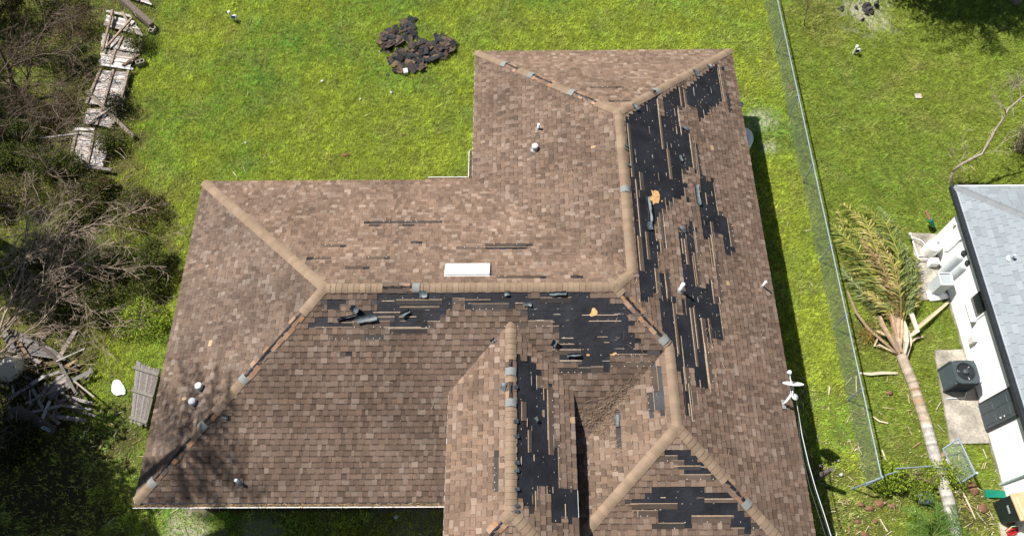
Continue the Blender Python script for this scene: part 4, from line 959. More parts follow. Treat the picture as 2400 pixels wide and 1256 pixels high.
# ------------------------------------------------------------------ plants
def frond(mb, pts, L, n, col, droop=.3, up=Vector((0, 0, 1)), rach=(.35, .33, .12), wd=.021, spread=.9, r0=.018, rng=random):
    """rachis through pts, n pairs of leaflets of length L"""
    pts = [Vector(p) for p in pts]; seg = [(pts[i + 1] - pts[i]).length for i in range(len(pts) - 1)]; T = sum(seg)
    def at(t):
        t = max(0, min(.9999, t)) * T
        for i, s_ in enumerate(seg):
            if t <= s_ or i == len(seg) - 1: return pts[i].lerp(pts[i + 1], min(1, t / s_)), (pts[i + 1] - pts[i]).normalized()
            t -= s_
    mb.tube(pts, [r0 * (1 - .8 * i / (len(pts) - 1)) for i in range(len(pts))], 4, rach, False)
    for k in range(n):
        t = .12 + .88 * k / n; p, d = at(t); side = d.cross(up).normalized(); ll = L * math.sin(PI * min(.97, t * .86 + .12)) ** .6
        for s_ in (-1, 1):
            a = spread * rng.uniform(.5, 1.45); v = (d * math.cos(a) + side * s_ * math.sin(a) + up * rng.uniform(-.15, .28)).normalized()
            l = ll * rng.uniform(.5, 1.15); m_ = p + v * l * .5; e_ = p + v * l - up * droop * l * rng.uniform(.3, 1.2)
            wv = d * wd * rng.uniform(.7, 1.2); c = jit((col if not callable(col) else col()), .6, 1.35, rng)
            mb.face([p - wv * .6, m_ - wv, m_ + wv, p + wv * .6], c); mb.face([m_ - wv, e_, m_ + wv], c)
fp = empty('fallen_palm', G(2235, 1230), 'uprooted palm tree lying along the chain-link fence with a browning crown', 'palm tree')
tk = [(2262, 1300, .45), (2240, 1256, .42), (2222, 1170, .38), (2200, 1100, .34), (2168, 985, .26), (2140, 900, .22), (2112, 832, .2)]
mb = MB(); P_ = [G(*q) for q in tk]; D_ = []
for i in range(len(P_) - 1):
    n = max(2, int((P_[i + 1] - P_[i]).length / .075))
    for k in range(n): D_.append(P_[i].lerp(P_[i + 1], k / n))
D_.append(P_[-1]); NT = len(D_); vs = []; cols = []
for i, p in enumerate(D_):
    t = i / NT; r = (.145 + .02 * (1 - t)) * (1.0 + (.035 if i % 3 == 0 else 0)) ; d = (D_[min(i + 1, NT - 1)] - D_[max(i - 1, 0)]).normalized(); x_ = d.cross(Vector((0, 0, 1))).normalized(); y_ = x_.cross(d)
    for k in range(14): a = 2 * PI * k / 14; vs.append(p + (x_ * math.cos(a) + y_ * math.sin(a)) * r * random.uniform(.985, 1.015))
for i in range(NT - 1):
    t = i / NT; c = (.40, .37, .34) if t < .6 else (.38, .31, .235)
    if .70 < t < .73 or .77 < t < .785: c = (.30, .20, .13)
    k_ = random.uniform(.8, 1.12) * (.72 if i % 3 == 0 else 1)
    for k in range(14): mb.mesh([vs[i * 14 + k], vs[i * 14 + (k + 1) % 14], vs[(i + 1) * 14 + (k + 1) % 14], vs[(i + 1) * 14 + k]], [(0, 1, 2, 3)], jit(c, k_ * .93, k_ * 1.06))
mb.build('trunk', M_palm, fp)
green = lambda: random.choice([(.20, .25, .05), (.28, .30, .06), (.38, .36, .09), (.15, .21, .06), (.06, .08, .02)])
olive = lambda: random.choice([(.46, .40, .12), (.36, .33, .09), (.24, .24, .06), (.52, .43, .2), (.08, .08, .02)])
brown = lambda: random.choice([(.30, .20, .11), (.42, .30, .18), (.22, .15, .08)])
dryg = lambda: random.choice([(.22, .28, .11), (.30, .34, .14), (.15, .20, .08)])
FR = [
 ([(2108, 770, .2), (2075, 715, .3), (2030, 650, .4), (1985, 640, .1)], .5, 30, olive, (.5, .42, .1)),
 ([(2112, 765, .3), (2125, 700, .5), (2145, 655, .35), (2148, 600, .15)], .5, 34, green, (.5, .42, .1)),
 ([(2104, 775, .3), (2082, 690, .7), (2070, 560, .9), (2085, 500, .5)], .55, 30, dryg, (.5, .45, .15)),
 ([(2108, 765, .2), (2050, 640, .5), (1985, 560, .4), (1962, 490, .1)], .5, 34, olive, (.5, .45, .15)),
 ([(2112, 770, .25), (2085, 700, .55), (2000, 574, .7), (1940, 517, .35)], .66, 62, green, (.45, .42, .07)),
 ([(2110, 760, .3), (2090, 690, .8), (2055, 590, .95), (2030, 520, .75), (1975, 478, .45)], .66, 62, olive, (.42, .36, .08)),
 ([(2112, 760, .3), (2110, 680, .9), (2105, 590, 1.0), (2075, 520, .8), (2020, 480, .4)], .62, 62, green, (.45, .42, .08)),
 ([(2115, 765, .3), (2128, 690, .6), (2118, 610, .8), (2098, 540, .7), (2062, 485, .3)], .48, 58, dryg, (.4, .38, .1)),
 ([(2112, 765, .3), (2098, 690, 1.0), (2062, 615, 1.1), (2020, 560, .9)], .40, 30, brown, (.40, .27, .12)),
 ([(2112, 765, .3), (2112, 700, 1.1), (2095, 620, 1.2), (2050, 545, 1.0)], .45, 30, olive, (.42, .30, .14)),
 ([(2080, 750, .15), (2045, 710, .25), (2010, 672, .3), (1970, 628, .15)], .42, 40, dryg, (.5, .45, .25)),
 ([(2105, 760, .2), (2080, 700, .3), (2040, 650, .35), (1995, 610, .2)], .42, 46, green, (.4, .4, .1)),
 ([(2116, 765, .3), (2134, 710, .5), (2136, 640, .5), (2120, 570, .3)], .42, 50, dryg, (.4, .4, .1)),
 ([(2104, 765, .3), (2085, 730, .5), (2060, 702, .55), (2022, 684, .4)], .30, 40, olive, (.5, .38, .06)),
 ([(2108, 765, .2), (2060, 690, .4), (2010, 620, .45), (1965, 560, .2)], .55, 46, green, (.42, .4, .08)),
 ([(2114, 765, .2), (2140, 700, .4), (2142, 640, .3)], .5, 40, olive, (.42, .4, .08)),
 ([(2110, 760, .2), (2070, 650, .3), (2010, 545, .3), (1960, 500, .1)], .5, 50, green, (.4, .4, .1)),
 ([(2112, 760, .2), (2100, 660, .4), (2090, 600, .4), (2060, 540, .2)], .5, 50, olive, (.4, .4, .1)),
]
for pts, L, n, col, rc in FR:
    mb = MB(); frond(mb, [G(*q) for q in pts], L, int(n * 1.7), col, .55, rach=rc, spread=.74); mb.build('frond', M_leaf, fp)
def sheath(pts, w0, col, parent, name='dead_sheath'):
    mb = MB(); Q = [G(*q) for q in pts]; n = len(Q); vs = []
    for i, p in enumerate(Q):
        d = (Q[min(i + 1, n - 1)] - Q[max(i - 1, 0)]).normalized(); s_ = d.cross(Vector((0, 0, 1))).normalized(); w_ = w0 * (math.sin(PI * (i + .6) / (n + .4)) ** .8)
        vs += [p - s_ * w_, p - Vector((0, 0, .35 * w_)), p + s_ * w_]
    for i in range(n - 1):
        for k in range(2): mb.mesh([vs[i * 3 + k], vs[i * 3 + k + 1], vs[i * 3 + k + 4], vs[i * 3 + k + 3]], [(0, 1, 2, 3)], jit(col, .85, 1.1, random), True)
    o = mb.build(name, M_palm, parent); return o
for pts, w_, col in [
 ([(2112, 835, .25), (2098, 790, .42), (2104, 745, .5), (2108, 715, .4)], .10, (.34, .25, .17)), ([(2108, 830, .25), (2085, 790, .4), (2068, 760, .4), (2062, 740, .3)], .08, (.30, .21, .14)),
 ([(2118, 835, .3), (2124, 800, .5), (2122, 770, .5), (2118, 752, .4)], .085, (.52, .44, .33)), ([(2125, 835, .2), (2134, 800, .3), (2128, 775, .35)], .06, (.5, .42, .31)),
 ([(2105, 830, .2), (2070, 800, .25), (2035, 770, .2), (2005, 730, .25), (1985, 680, .3)], .05, (.26, .18, .12)), ([(2100, 828, .15), (2062, 808, .2), (2048, 812, .1), (2058, 790, .2)], .035, (.45, .35, .25)),
 ([(2125, 800, .2), (2150, 768, .3), (2178, 745, .25), (2225, 706, .1)], .06, (.46, .38, .26)), ([(2128, 790, .3), (2150, 775, .4), (2136, 735, .45), (2130, 730, .3)], .08, (.55, .49, .38)),
 ([(2112, 825, .35), (2095, 770, .55), (2088, 735, .5)], .07, (.30, .19, .12)), ([(2108, 828, .3), (2112, 780, .55), (2113, 740, .5)], .06, (.38, .28, .18)), ([(2125, 812, .2), (2146, 792, .2), (2164, 788, .1)], .03, (.5, .42, .3)),
 ([(2104, 826, .2), (2080, 786, .3), (2055, 775, .2)], .05, (.42, .32, .22)), ([(2116, 838, .2), (2106, 800, .5), (2100, 775, .45)], .07, (.40, .31, .22))]: sheath(pts, w_, col, fp)
mb = MB(); c = G(2035, 785, .12)
for i in range(260):
    a = random.uniform(0, 2 * PI); r = abs(random.gauss(0, .2)); p = c + Vector((math.cos(a) * r * 1.3, math.sin(a) * r, random.uniform(-.08, .12))); v = Vector((random.gauss(0, .5), random.gauss(0, .5), random.uniform(-.2, .5))) * .12
    mb.tube([p, p + v * .6, p + v], .006, 3, random.choice([(.36, .26, .06), (.28, .2, .07), (.42, .3, .08)]), False)
mb.build('flower_stalk', M_leaf, fp, kind='stuff')

def rnd_leaves(name, cents, radii, n, size, cols, parent=None, flat=.6, mat_=None, seed=0, kind=None, hollow=.3):
    """n leaf quads spread through ellipsoid clumps"""
    r_ = np.random.default_rng(seed + 5); k = r_.integers(0, len(cents), n); c = np.array(cents)[k]; R = np.array(radii)[k]
    d = r_.normal(size=(n, 3)); d /= np.linalg.norm(d, axis=1)[:, None]; rad = (hollow + (1 - hollow) * r_.random(n)) ** .6
    p = c + d * R * rad[:, None]; p[:, 2] = np.maximum(p[:, 2], .02)
    ax = r_.normal(size=(n, 3)); ax[:, 2] *= flat; ax /= np.linalg.norm(ax, axis=1)[:, None]
    b = np.cross(ax, r_.normal(size=(n, 3)) * [.4, .4, 1]); b /= np.linalg.norm(b, axis=1)[:, None]
    s = size * r_.uniform(.6, 1.4, n)[:, None]; ax = ax * s; b = b * s * .42
    V = np.stack([p - ax, p - b, p + ax, p + b], 1).reshape(-1, 3); F = np.arange(4 * n).reshape(-1, 4)
    cc_ = np.array(cols)[r_.integers(0, len(cols), n)] * r_.uniform(.6, 1.35, n)[:, None]; clump = np.random.default_rng(seed + 9).uniform(.7, 1.25, len(cents))[k]; cc_ = cc_ * clump[:, None]
    return np_tris(name, V, F, np.repeat(cc_, 4, 0), mat_ or M_leaf, parent, kind)
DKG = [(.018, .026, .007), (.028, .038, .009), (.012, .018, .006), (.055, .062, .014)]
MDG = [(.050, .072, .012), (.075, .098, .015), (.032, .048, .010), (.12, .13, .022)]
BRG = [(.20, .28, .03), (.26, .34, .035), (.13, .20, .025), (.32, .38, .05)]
BRN = [(.085, .058, .032), (.14, .09, .045), (.05, .035, .02)]
def clumps(cx, cy, rx, ry, h, n, seed, r=(.25, .5), z0=.1):
    q = random.Random(seed); cs = []; rs_ = []
    for i in range(n):
        a = q.uniform(0, 2 * PI); t = math.sqrt(q.random()); k = q.uniform(*r); z = z0 + (h - z0) * q.random() * (1 - .5 * t * t)
        cs.append((cx + rx * t * math.cos(a), cy + ry * t * math.sin(a), z)); rs_.append((k, k, k * .8))
    return cs, rs_
def stems(mb, c, rx, ry, h, n, r0=.012, col=(.2, .15, .1), seed=1):
    q = random.Random(seed)
    for i in range(n):
        a = q.uniform(0, 2 * PI); t = q.uniform(.2, 1.05); e = Vector((c[0] + rx * t * math.cos(a), c[1] + ry * t * math.sin(a), h * q.uniform(.5, 1.1))); b = Vector((c[0] + q.gauss(0, .12), c[1] + q.gauss(0, .12), 0))
        m_ = b.lerp(e, .5) + Vector((q.gauss(0, .1), q.gauss(0, .1), .15)); k = q.uniform(.7, 1.4); mb.tube([b, m_, e], [r0, r0 * .7, r0 * .3], 4, tuple(x * k for x in col), False)
def shrub(px, py, rx, ry, h, n, cols, label, seed, size=.035, stem=26, stemcol=(.2, .15, .10), name='shrub', cat='shrub', nc=16, group=None, r=(.25, .5)):
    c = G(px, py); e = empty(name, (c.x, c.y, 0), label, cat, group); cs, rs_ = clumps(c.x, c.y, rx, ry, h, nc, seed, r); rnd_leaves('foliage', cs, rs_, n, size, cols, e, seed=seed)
    mb = MB(); stems(mb, (c.x, c.y), rx, ry, h, stem, .012, stemcol, seed); mb.build('stem', M_bark, e); return e
SH_ = [
 (40, 40, 1.3, .9, 1.6, 4200, BRN + DKG, 'dark shrub in the top left corner of the thicket'),
 (150, 20, 1.0, .7, 1.2, 3000, MDG + DKG + BRN, 'olive shrub above the broken planks, left of the leaning dark pole'),
 (185, 75, .7, .6, 1.0, 2600, BRN, 'brown withered shrub left of the topmost fence panel'),
 (60, 150, 1.4, .9, 1.4, 2800, BRN + DKG, 'brown tangled bush behind the upper fence panels'),
 (175, 165, .8, .8, 1.1, 3000, DKG, 'dark green bush touching the middle fence panels'),
 (40, 270, 1.2, .8, 1.4, 2600, DKG + BRN, 'dull half-bare bush at the left edge, level with the long beam'),
 (140, 275, .8, .6, .9, 2600, BRN, 'low brown bush left of the long beam'),
 (60, 360, 1.2, .8, 1.2, 6800, MDG, 'leafy green shrub left of the lowest fence panel'),
 (130, 410, 1.0, .6, 1.0, 5600, MDG, 'leafy green shrub just below the lowest fence panel'),
 (270, 340, .45, .4, .5, 1900, MDG, 'small green bush at the lawn edge beside the lowest panel'),
 (330, 110, .45, .55, .5, 1800, MDG, 'small olive bush between the upper panels and the lawn'),
 (285, 255, .35, .45, .45, 1400, DKG, 'small dark bush right of the long beam foot'),
 (40, 480, 1.2, .8, 1.0, 3600, MDG + BRN, 'scrubby green bush at the left edge above the bare fallen branches'),
 (210, 480, 1.1, .8, .8, 5200, MDG + BRN, 'wide green bush between the fence panels and the bare branches'),
 (330, 500, .9, .7, .5, 3000, MDG + BRN, 'low olive bush at the lawn edge north-west of the brown roof'),
 (300, 610, 1.1, .6, .8, 4200, DKG + MDG, 'dark glossy bush under the tips of the bare branches'),
 (370, 640, .6, .9, 1.0, 5600, MDG, 'upright green bush nearly touching the west eave'),
 (120, 640, 1.3, .8, .6, 2600, DKG, 'deep green bush in the middle of the bare branches'),
 (240, 720, 1.0, .7, .7, 4200, MDG, 'mossy green bush below the bare branches'),
 (330, 760, .8, .6, .5, 3600, BRG, 'bright low bush beside the west eave above the leaning wooden gate panel'),
 (40, 900, .8, .5, .6, 2000, DKG, 'dark bush behind the plank heap at the left edge'),
 (30, 1030, 1.0, .6, .6, 3200, DKG, 'dark bush at the left edge below the dark board'),
]
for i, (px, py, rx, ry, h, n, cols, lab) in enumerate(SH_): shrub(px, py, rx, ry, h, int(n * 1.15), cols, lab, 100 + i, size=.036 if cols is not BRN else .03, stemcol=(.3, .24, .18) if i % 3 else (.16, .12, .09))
shrub(2125, 1128, .85, .42, .75, 7800, BRG, 'bright green shrub growing through the broken fence rail', 300, .03, 20)
shrub(2215, 1120, .3, .3, .6, 1800, BRG, 'small green shrub right of the fallen trunk under the gate', 301, .03, 8)

# bare trees and fallen branches
def limb(mb, a, d, L, r, depth, q, col, grav=0, kids=(3, 5), curl=.35):
    a = Vector(a); d = Vector(d).normalized(); n = max(3, int(L / .22)); pts = [a.copy()]; p = a.copy(); b = Vector((q.gauss(0, 1), q.gauss(0, 1), q.gauss(0, .4))) * curl
    for i in range(n):
        d = (d + b * (.9 / n) + Vector((q.gauss(0, .07), q.gauss(0, .07), q.gauss(0, .05))) + Vector((0, 0, grav / n))).normalized(); p = p + d * (L / n)
        if p.z < .03: p.z = .03
        pts.append(p.copy())
    k = q.uniform(.75, 1.25); mb.tube(pts, [max(.0045, r * (1 - .8 * i / n)) for i in range(n + 1)], 5 if r > .02 else 4 if r > .01 else 3, tuple(c * k for c in col), False)
    if depth:
        for j in range(q.randint(*kids)):
            t = q.uniform(.2, .95); i = int(t * n); dd = (pts[min(i + 1, n)] - pts[max(i - 1, 0)]).normalized(); s_ = Vector((q.gauss(0, 1), q.gauss(0, 1), q.gauss(0, .5))); s_ = (s_ - dd * s_.dot(dd)).normalized()
            limb(mb, pts[i], dd * q.uniform(.5, 1) + s_ * q.uniform(.4, .9), L * q.uniform(.3, .6), max(.004, r * (1 - .8 * t) * .65), depth - 1, q, col, grav, kids, curl)
def polylimb(mb, pts, r0, r1, q, col, twigs, tl=(.4, 1.1), depth=1):
    Q = [G(*p) for p in pts]; P2 = []
    for i in range(len(Q) - 1):
        m_ = max(2, int((Q[i + 1] - Q[i]).length / .25))
        for k in range(m_): P2.append(Q[i].lerp(Q[i + 1], k / m_) + Vector((q.gauss(0, .02), q.gauss(0, .02), q.gauss(0, .02))))
    P2.append(Q[-1]); n = len(P2); mb.tube(P2, [r0 + (r1 - r0) * i / (n - 1) for i in range(n)], 6 if r0 > .02 else 4, col, False)
    for j in range(twigs):
        i = q.randint(int(n * .15), n - 2); dd = (P2[i + 1] - P2[i - 1]).normalized(); s_ = Vector((q.gauss(0, 1), q.gauss(0, 1), q.gauss(0, .45))); s_ = (s_ - dd * s_.dot(dd)).normalized()
        limb(mb, P2[i], dd * q.uniform(.6, 1.2) + s_ * q.uniform(.3, .9), q.uniform(*tl), max(.005, (r0 + (r1 - r0) * i / n) * .55), depth, q, col, 0, (2, 4))
PALE = (.30, .235, .175); GREYB = (.105, .076, .054)
ft = empty('fallen_bare_tree', G(0, 800), 'leafless fallen tree with pale branches sprawling from the left edge', 'tree')
q = random.Random(5)
for pts, r0, tw in [
 ([(-10, 800, .9), (60, 590 + 30, 1.3), (140, 560, 1.5), (215, 525, 1.5), (270, 531, 1.3), (330, 540, 1.0), (392, 565, .5)], .04, 15),
 ([(-20, 640, 1.4), (60, 605, 1.6), (130, 555, 1.6), (190, 490, 1.5), (235, 460, 1.3)], .028, 13),
 ([(-10, 790, .7), (50, 710, 1.0), (130, 640, 1.1), (230, 610, 1.0), (290, 590, .7)], .034, 15),
 ([(0, 780, .8), (90, 690, 1.1), (200, 622, 1.0), (290, 630, .9), (355, 648, .6)], .03, 15),
 ([(0, 760, .6), (120, 690, .9), (200, 720, .7), (205, 780, .5)], .022, 9), ([(-5, 800, .5), (60, 720, .8), (150, 690, .8), (250, 700, .5)], .024, 10),
 ([(10, 720, .6), (100, 730, .5), (220, 745, .4), (330, 770, .2)], .018, 7), ([(50, 700, 1.2), (62, 600, 1.3), (62, 500, 1.2), (58, 400, .9)], .018, 9),
 ([(90, 700, 1.2), (110, 590, 1.3), (112, 500, 1.2), (75, 430, .9)], .018, 9), ([(110, 640, 1), (180, 560, 1.2), (235, 540, 1.2), (310, 500, .9), (385, 498, .4)], .018, 9),
 ([(-30, 900, .6), (30, 800, .9), (110, 770, .9), (170, 800, .5)], .02, 8), ([(0, 620, 1.2), (60, 540, 1.3), (100, 480, 1.0)], .022, 9), ([(140, 620, .9), (250, 660, .8), (320, 640, .7), (350, 690, .4)], .014, 7),
 ([(150, 700, .6), (260, 760, .5), (345, 770, .3)], .012, 5), ([(0, 560, 1.2), (110, 540, 1.3), (220, 600, 1.0)], .016, 8), ([(-10, 830, .6), (90, 760, .9), (150, 690, 1.0), (240, 640, .8)], .03, 12), ([(-10, 700, .8), (40, 640, 1.4), (90, 540, 1.4), (150, 470, 1.2)], .024, 12), ([(-10, 740, 1.0), (80, 650, 1.2), (170, 620, 1.2), (260, 560, .9)], .026, 12)]:
    mb = MB(); polylimb(mb, pts, r0, .006, q, jit(PALE, .75, 1.2, q), int(tw * 1.2), (.4, 1.4), 2); mb.build('branch', M_bark, ft)
dt = empty('dead_tree', G(20, 180), 'dark leafless tree standing among the brush at the top left', 'tree')
for pts, r0, tw in [([(50, 250, 0), (20, 160, 1.2), (-30, 60, 2.6)], .11, 4), ([(50, 250, 0), (60, 200, .9), (90, 90, 2.0), (140, 20, 2.6)], .05, 12), ([(20, 160, 1.2), (90, 130, 1.8), (160, 120, 2.2), (200, 160, 2.0)], .03, 12), ([(20, 170, 1.1), (60, 100, 1.8), (50, 30, 2.6)], .03, 12), ([(60, 200, .9), (140, 200, 1.4), (190, 260, 1.2)], .022, 10), ([(-20, 200, 1.0), (40, 120, 2.0), (120, 60, 2.4), (200, 30, 2.4)], .03, 14), ([(-20, 330, .5), (60, 260, 1.0), (140, 240, 1.2), (190, 200, 1.3)], .026, 12), ([(0, 400, .5), (60, 330, .9), (80, 260, 1.2), (40, 200, 1.5)], .02, 10)]:
    mb = MB(); polylimb(mb, pts, r0, .006, q, GREYB, tw, (.4, 1.3), 2); mb.build('branch', M_bark, dt)
for i in range(26):
    x0, y0 = q.uniform(-20, 200), q.uniform(0, 420); a_ = q.uniform(0, 6.3); L_ = q.uniform(50, 120); z_ = q.uniform(.6, 2.0)
    mb = MB(); polylimb(mb, [(x0, y0, z_), (x0 + L_ * .5 * math.cos(a_), y0 + L_ * .5 * math.sin(a_), z_ + .2), (x0 + L_ * math.cos(a_ + .3), y0 + L_ * math.sin(a_ + .3), z_)], .014, .005, q, (.13, .095, .07), 8, (.3, .9), 1); mb.build('branch', M_bark, dt)
rt = empty('bare_tree', G(2228, 430), 'small leafless tree leaning right beside the grey roof corner', 'tree')
for pts, r0, r1, tw in [([(2226, 432, 0), (2233, 405, .45), (2250, 385, .8), (2300, 362, 1.2), (2322, 325, 1.7), (2352, 282, 2.2), (2362, 255, 2.5), (2395, 228, 2.9), (2430, 215, 3.2)], .055, .022, 8), ([(2248, 386, .8), (2262, 355, 1.2), (2255, 310, 1.7)], .02, .005, 8), ([(2248, 386, .8), (2236, 365, 1.1), (2222, 345, 1.3)], .018, .005, 6), ([(2362, 262, 2.4), (2340, 240, 2.6), (2325, 222, 2.8)], .022, .005, 7), ([(2372, 245, 2.6), (2368, 210, 3.0), (2385, 180, 3.4)], .022, .005, 9), ([(2395, 228, 2.9), (2390, 200, 3.2), (2420, 170, 3.5)], .02, .005, 9), ([(2300, 362, 1.2), (2330, 355, 1.4), (2380, 300, 1.9)], .014, .004, 5)]:
    mb = MB(); polylimb(mb, pts, r0, r1, q, (.34, .28, .22), tw, (.2, .6), 1); mb.build('branch' if r0 < .07 else 'trunk', M_bark, rt)
st = empty('bare_sapling', G(1887, 62), 'thin leafless sapling on the lawn right of the fence near the top edge', 'tree')
mb = MB(); polylimb(mb, [(1886, 62, 0), (1890, 40, .5), (1893, 10, 1.0), (1895, -20, 1.5)], .022, .006, q, (.2, .14, .1), 9, (.2, .6), 1); mb.build('trunk', M_bark, st)
shrub(2385, 350, .6, .8, 1.2, 1000, MDG, 'half-bare shrub at the right edge above the grey roof', 310, .03, 60, (.28, .23, .18))
# small live palm, lower right
lp = empty('young_palm', G(2180, 1245), 'young green palm in full leaf at the bottom edge', 'palm tree')
c0 = G(2185, 1258, .25)
for i in range(15):
    a = 2 * PI * i / 15 + random.uniform(-.2, .2); L = random.uniform(.75, 1.1); d = Vector((math.cos(a), math.sin(a), 0))
    mb = MB(); frond(mb, [c0, c0 + d * L * .35 + Vector((0, 0, .45)), c0 + d * L * .75 + Vector((0, 0, .5)), c0 + d * L * 1.05 + Vector((0, 0, .25))], .34, 40, lambda: random.choice([(.06, .14, .02), (.09, .18, .03), (.12, .22, .05)]), .3, rach=(.2, .28, .08), wd=.010, r0=.012); mb.build('frond', M_leaf, lp)

# trees just outside the picture: their shade falls into it
def palm(x, y, h, crown, label, lean=(0, 0), nf=16, seed=3):
    q_ = random.Random(seed); e = empty('palm_tree', (x, y, 0), label, 'palm tree'); top = Vector((x + lean[0], y + lean[1], h)); mb = MB()
    mb.tube([(x, y, -.05), (x + lean[0] * .25, y + lean[1] * .25, h * .35), (x + lean[0] * .6, y + lean[1] * .6, h * .7), top], [.19, .15, .14, .13], 10, (.22, .19, .16)); mb.build('trunk', M_palm, e)
    for i in range(nf):
        a = 2 * PI * i / nf + q_.uniform(-.2, .2); el = q_.uniform(-.2, .9); d = Vector((math.cos(a), math.sin(a), 0)); L = crown * q_.uniform(.85, 1.1); mb = MB()
        frond(mb, [top, top + d * L * .4 + Vector((0, 0, L * .35 * el + .1)), top + d * L * .75 + Vector((0, 0, L * .3 * el - .1)), top + d * L + Vector((0, 0, L * (.1 * el - .35)))], .5, 40, green, .3, rach=(.2, .25, .08), wd=.02, rng=q_); mb.build('frond', M_leaf, e)
def tree(x, y, h, rad, n, label, seed, cols=DKG, size=.09):
    e = empty('broadleaf_tree', (x, y, 0), label, 'tree'); q_ = random.Random(seed); mb = MB(); mb.tube([(x, y, -.05), (x + .1, y, h * .3), (x - .1, y + .1, h * .55), (x, y, h * .8)], [.2, .17, .12, .05], 8, (.2, .16, .12)); mb.build('trunk', M_bark, e)
    cs, rs_ = clumps(x, y, rad, rad, h, 26, seed, (.5, .95), h * .45); mb = MB()
    for c in cs: mb.tube([(x, y, h * .35), ((x + c[0]) / 2, (y + c[1]) / 2, (h * .4 + c[2]) / 2 + .2), c], [.06, .04, .01], 4, (.2, .16, .12), False)
    mb.build('limb', M_bark, e); rnd_leaves('crown', cs, rs_, n, size, cols, e, seed=seed, hollow=.1)
palm(-6.6, -1.6, 13.5, 2.3, 'tall palm whose fronds shade the front left corner of the brown house', (1.8, 5.9), 18, 4)
tree(-8.0, 2.9, 6.5, 2.4, 15000, 'dense tree outside the lower left corner of the photo', 21)
tree(-6.7, 2.4, 9.0, 2.3, 14000, 'tall dense tree close to the lower left edge', 22)
tree(-6.6, 1.2, 6.0, 2.1, 11000, 'lower tree outside the bottom left corner', 25)
tree(-5.2, -3.0, 5.5, 1.8, 7000, 'tree below the bottom edge, left of the brown house', 28)
tree(-9.2, 9.6, 10.0, 1.5, 7000, 'slender tree outside the left edge, level with the bare branches', 23)
tree(-12.6, 14.6, 7.5, 1.7, 8000, 'tree outside the left edge, level with the dead tree', 29)
tree(-13.2, 17.8, 7, 2.6, 11000, 'tree outside the upper left corner', 24)
palm(24.4, 19.9, 4.8, 2.3, 'palm with stout base at the top edge, right of the fence', (.1, -.1), 18, 8)
palm(29.0, 19.3, 5.5, 2.3, 'slim palm whose trunk stands in the top right corner', (.2, .3), 16, 9)
tree(24.0, 21.2, 8.0, 1.5, 8000, 'tall slim tree beyond the top edge, left of the palms', 27)
tree(26.0, 21.4, 6.5, 2.1, 12000, 'leafy tree behind the palms, beyond the top edge', 26)
q = random.Random(9); c = pxg(2030, 18); rk = empty('rock_heap', (c[0], c[1], 0), 'low heap of dark stones round the palm foot at the top edge', 'rocks')
for i in range(14):
    p = Vector((c[0] + q.gauss(0, .45), c[1] + q.gauss(-.1, .25), q.uniform(0, .12))); k = q.uniform(.25, 1.0); mb = MB(); mb.box(p, q.uniform(.1, .35), q.uniform(.1, .3), q.uniform(.08, .3), (.08 * k, .075 * k, .075 * k), Matrix.Rotation(q.uniform(0, 3), 3, 'Z') @ Matrix.Rotation(q.uniform(-.5, .5), 3, 'X'), .6); mb.build('rock', M_bark, rk, bevel=.03)

# ------------------------------------------------------------------ timber: panels, beams, heap
GW = [(.36, .33, .31), (.42, .39, .37), (.30, .275, .255), (.48, .45, .43), (.26, .23, .21), (.38, .32, .28)]
def panel(corners, nb_, label, rails=(.15, .8), z=(.12, .12, .12, .12), seed=0, name='fence_panel', tone=1.0, swap=False, dog=False, gap=.0):
    """corners TL TR BR BL in the photograph; boards run from the TL-BL side to the TR-BR side"""
    q_ = random.Random(seed); A, B, Cc, D = [G(*p, zz) for p, zz in zip(corners, z)]
    e = empty(name, (A + B + Cc + D) / 4 * 1, label, 'fence panel'); e.location.z = 0
    def Q(u, v): return (A * (1 - u) + B * u) * (1 - v) + (D * (1 - u) + Cc * u) * v
    up = (B - A).cross(D - A).normalized();  up = up if up.z > 0 else -up
    for i in range(nb_):
        if q_.random() < gap: continue
        v0 = (i + .04) / nb_; v1 = (i + .96) / nb_; mb = MB(); k = q_.choice(GW); k = jit(k, .8 * tone, 1.2 * tone, q_)
        s0 = q_.uniform(-.03, .03); s1 = q_.uniform(-.03, .03); jz = q_.uniform(0, .025); tw = q_.gauss(0, .05 / nb_)
        p = [Q(s0, v0), Q(1 + s1, v0 + tw), Q(1 + s1, v1 + tw), Q(s0, v1)]
        if dog: p = [Q(s0, v0 + .2 / nb_), Q(.02 + s0, v0), Q(1 + s1, v0 + tw), Q(1 + s1, v1 + tw), Q(.02 + s0, v1), Q(s0, v1 - .2 / nb_)]
        n = len(p); t_ = [x + up * (.02 + jz) for x in p]; b_ = [x + up * jz for x in p]
        fl = (t_[1] - t_[0]).cross(t_[2] - t_[0]).dot(up) < 0
        if fl: t_.reverse(); b_.reverse()
        mb.face(t_, k); [mb.face([b_[j], b_[(j + 1) % n], t_[(j + 1) % n], t_[j]], tuple(x * .7 for x in k)) for j in range(n)]; mb.build('board', M_oldwood, e)
    for u in rails:
        u2 = u + q_.uniform(-.06, .06); mb = MB(); mb.beam(Q(u, -.02) + up * .065, Q(u2 if not dog else u, 1.02) + up * .065, .09, .045, tuple(x * tone for x in ((.25, .2, .16) if not dog else (.34, .31, .27)))); mb.build('rail', M_oldwood, e)
panel([(250, 25), (305, 36), (340, 88), (246, 62)], 7, 'topmost collapsed fence panel with splayed boards', (.25, .7), seed=1, gap=.12)
panel([(243, 80), (335, 97), (322, 126), (236, 112)], 7, 'second collapsed fence panel from the top, tight pale boards', (.2, .5), seed=2)
panel([(240, 116), (320, 128), (306, 160), (233, 152)], 7, 'third collapsed fence panel, half shaded, above the white cross plank', (.4,), seed=3, gap=.2)
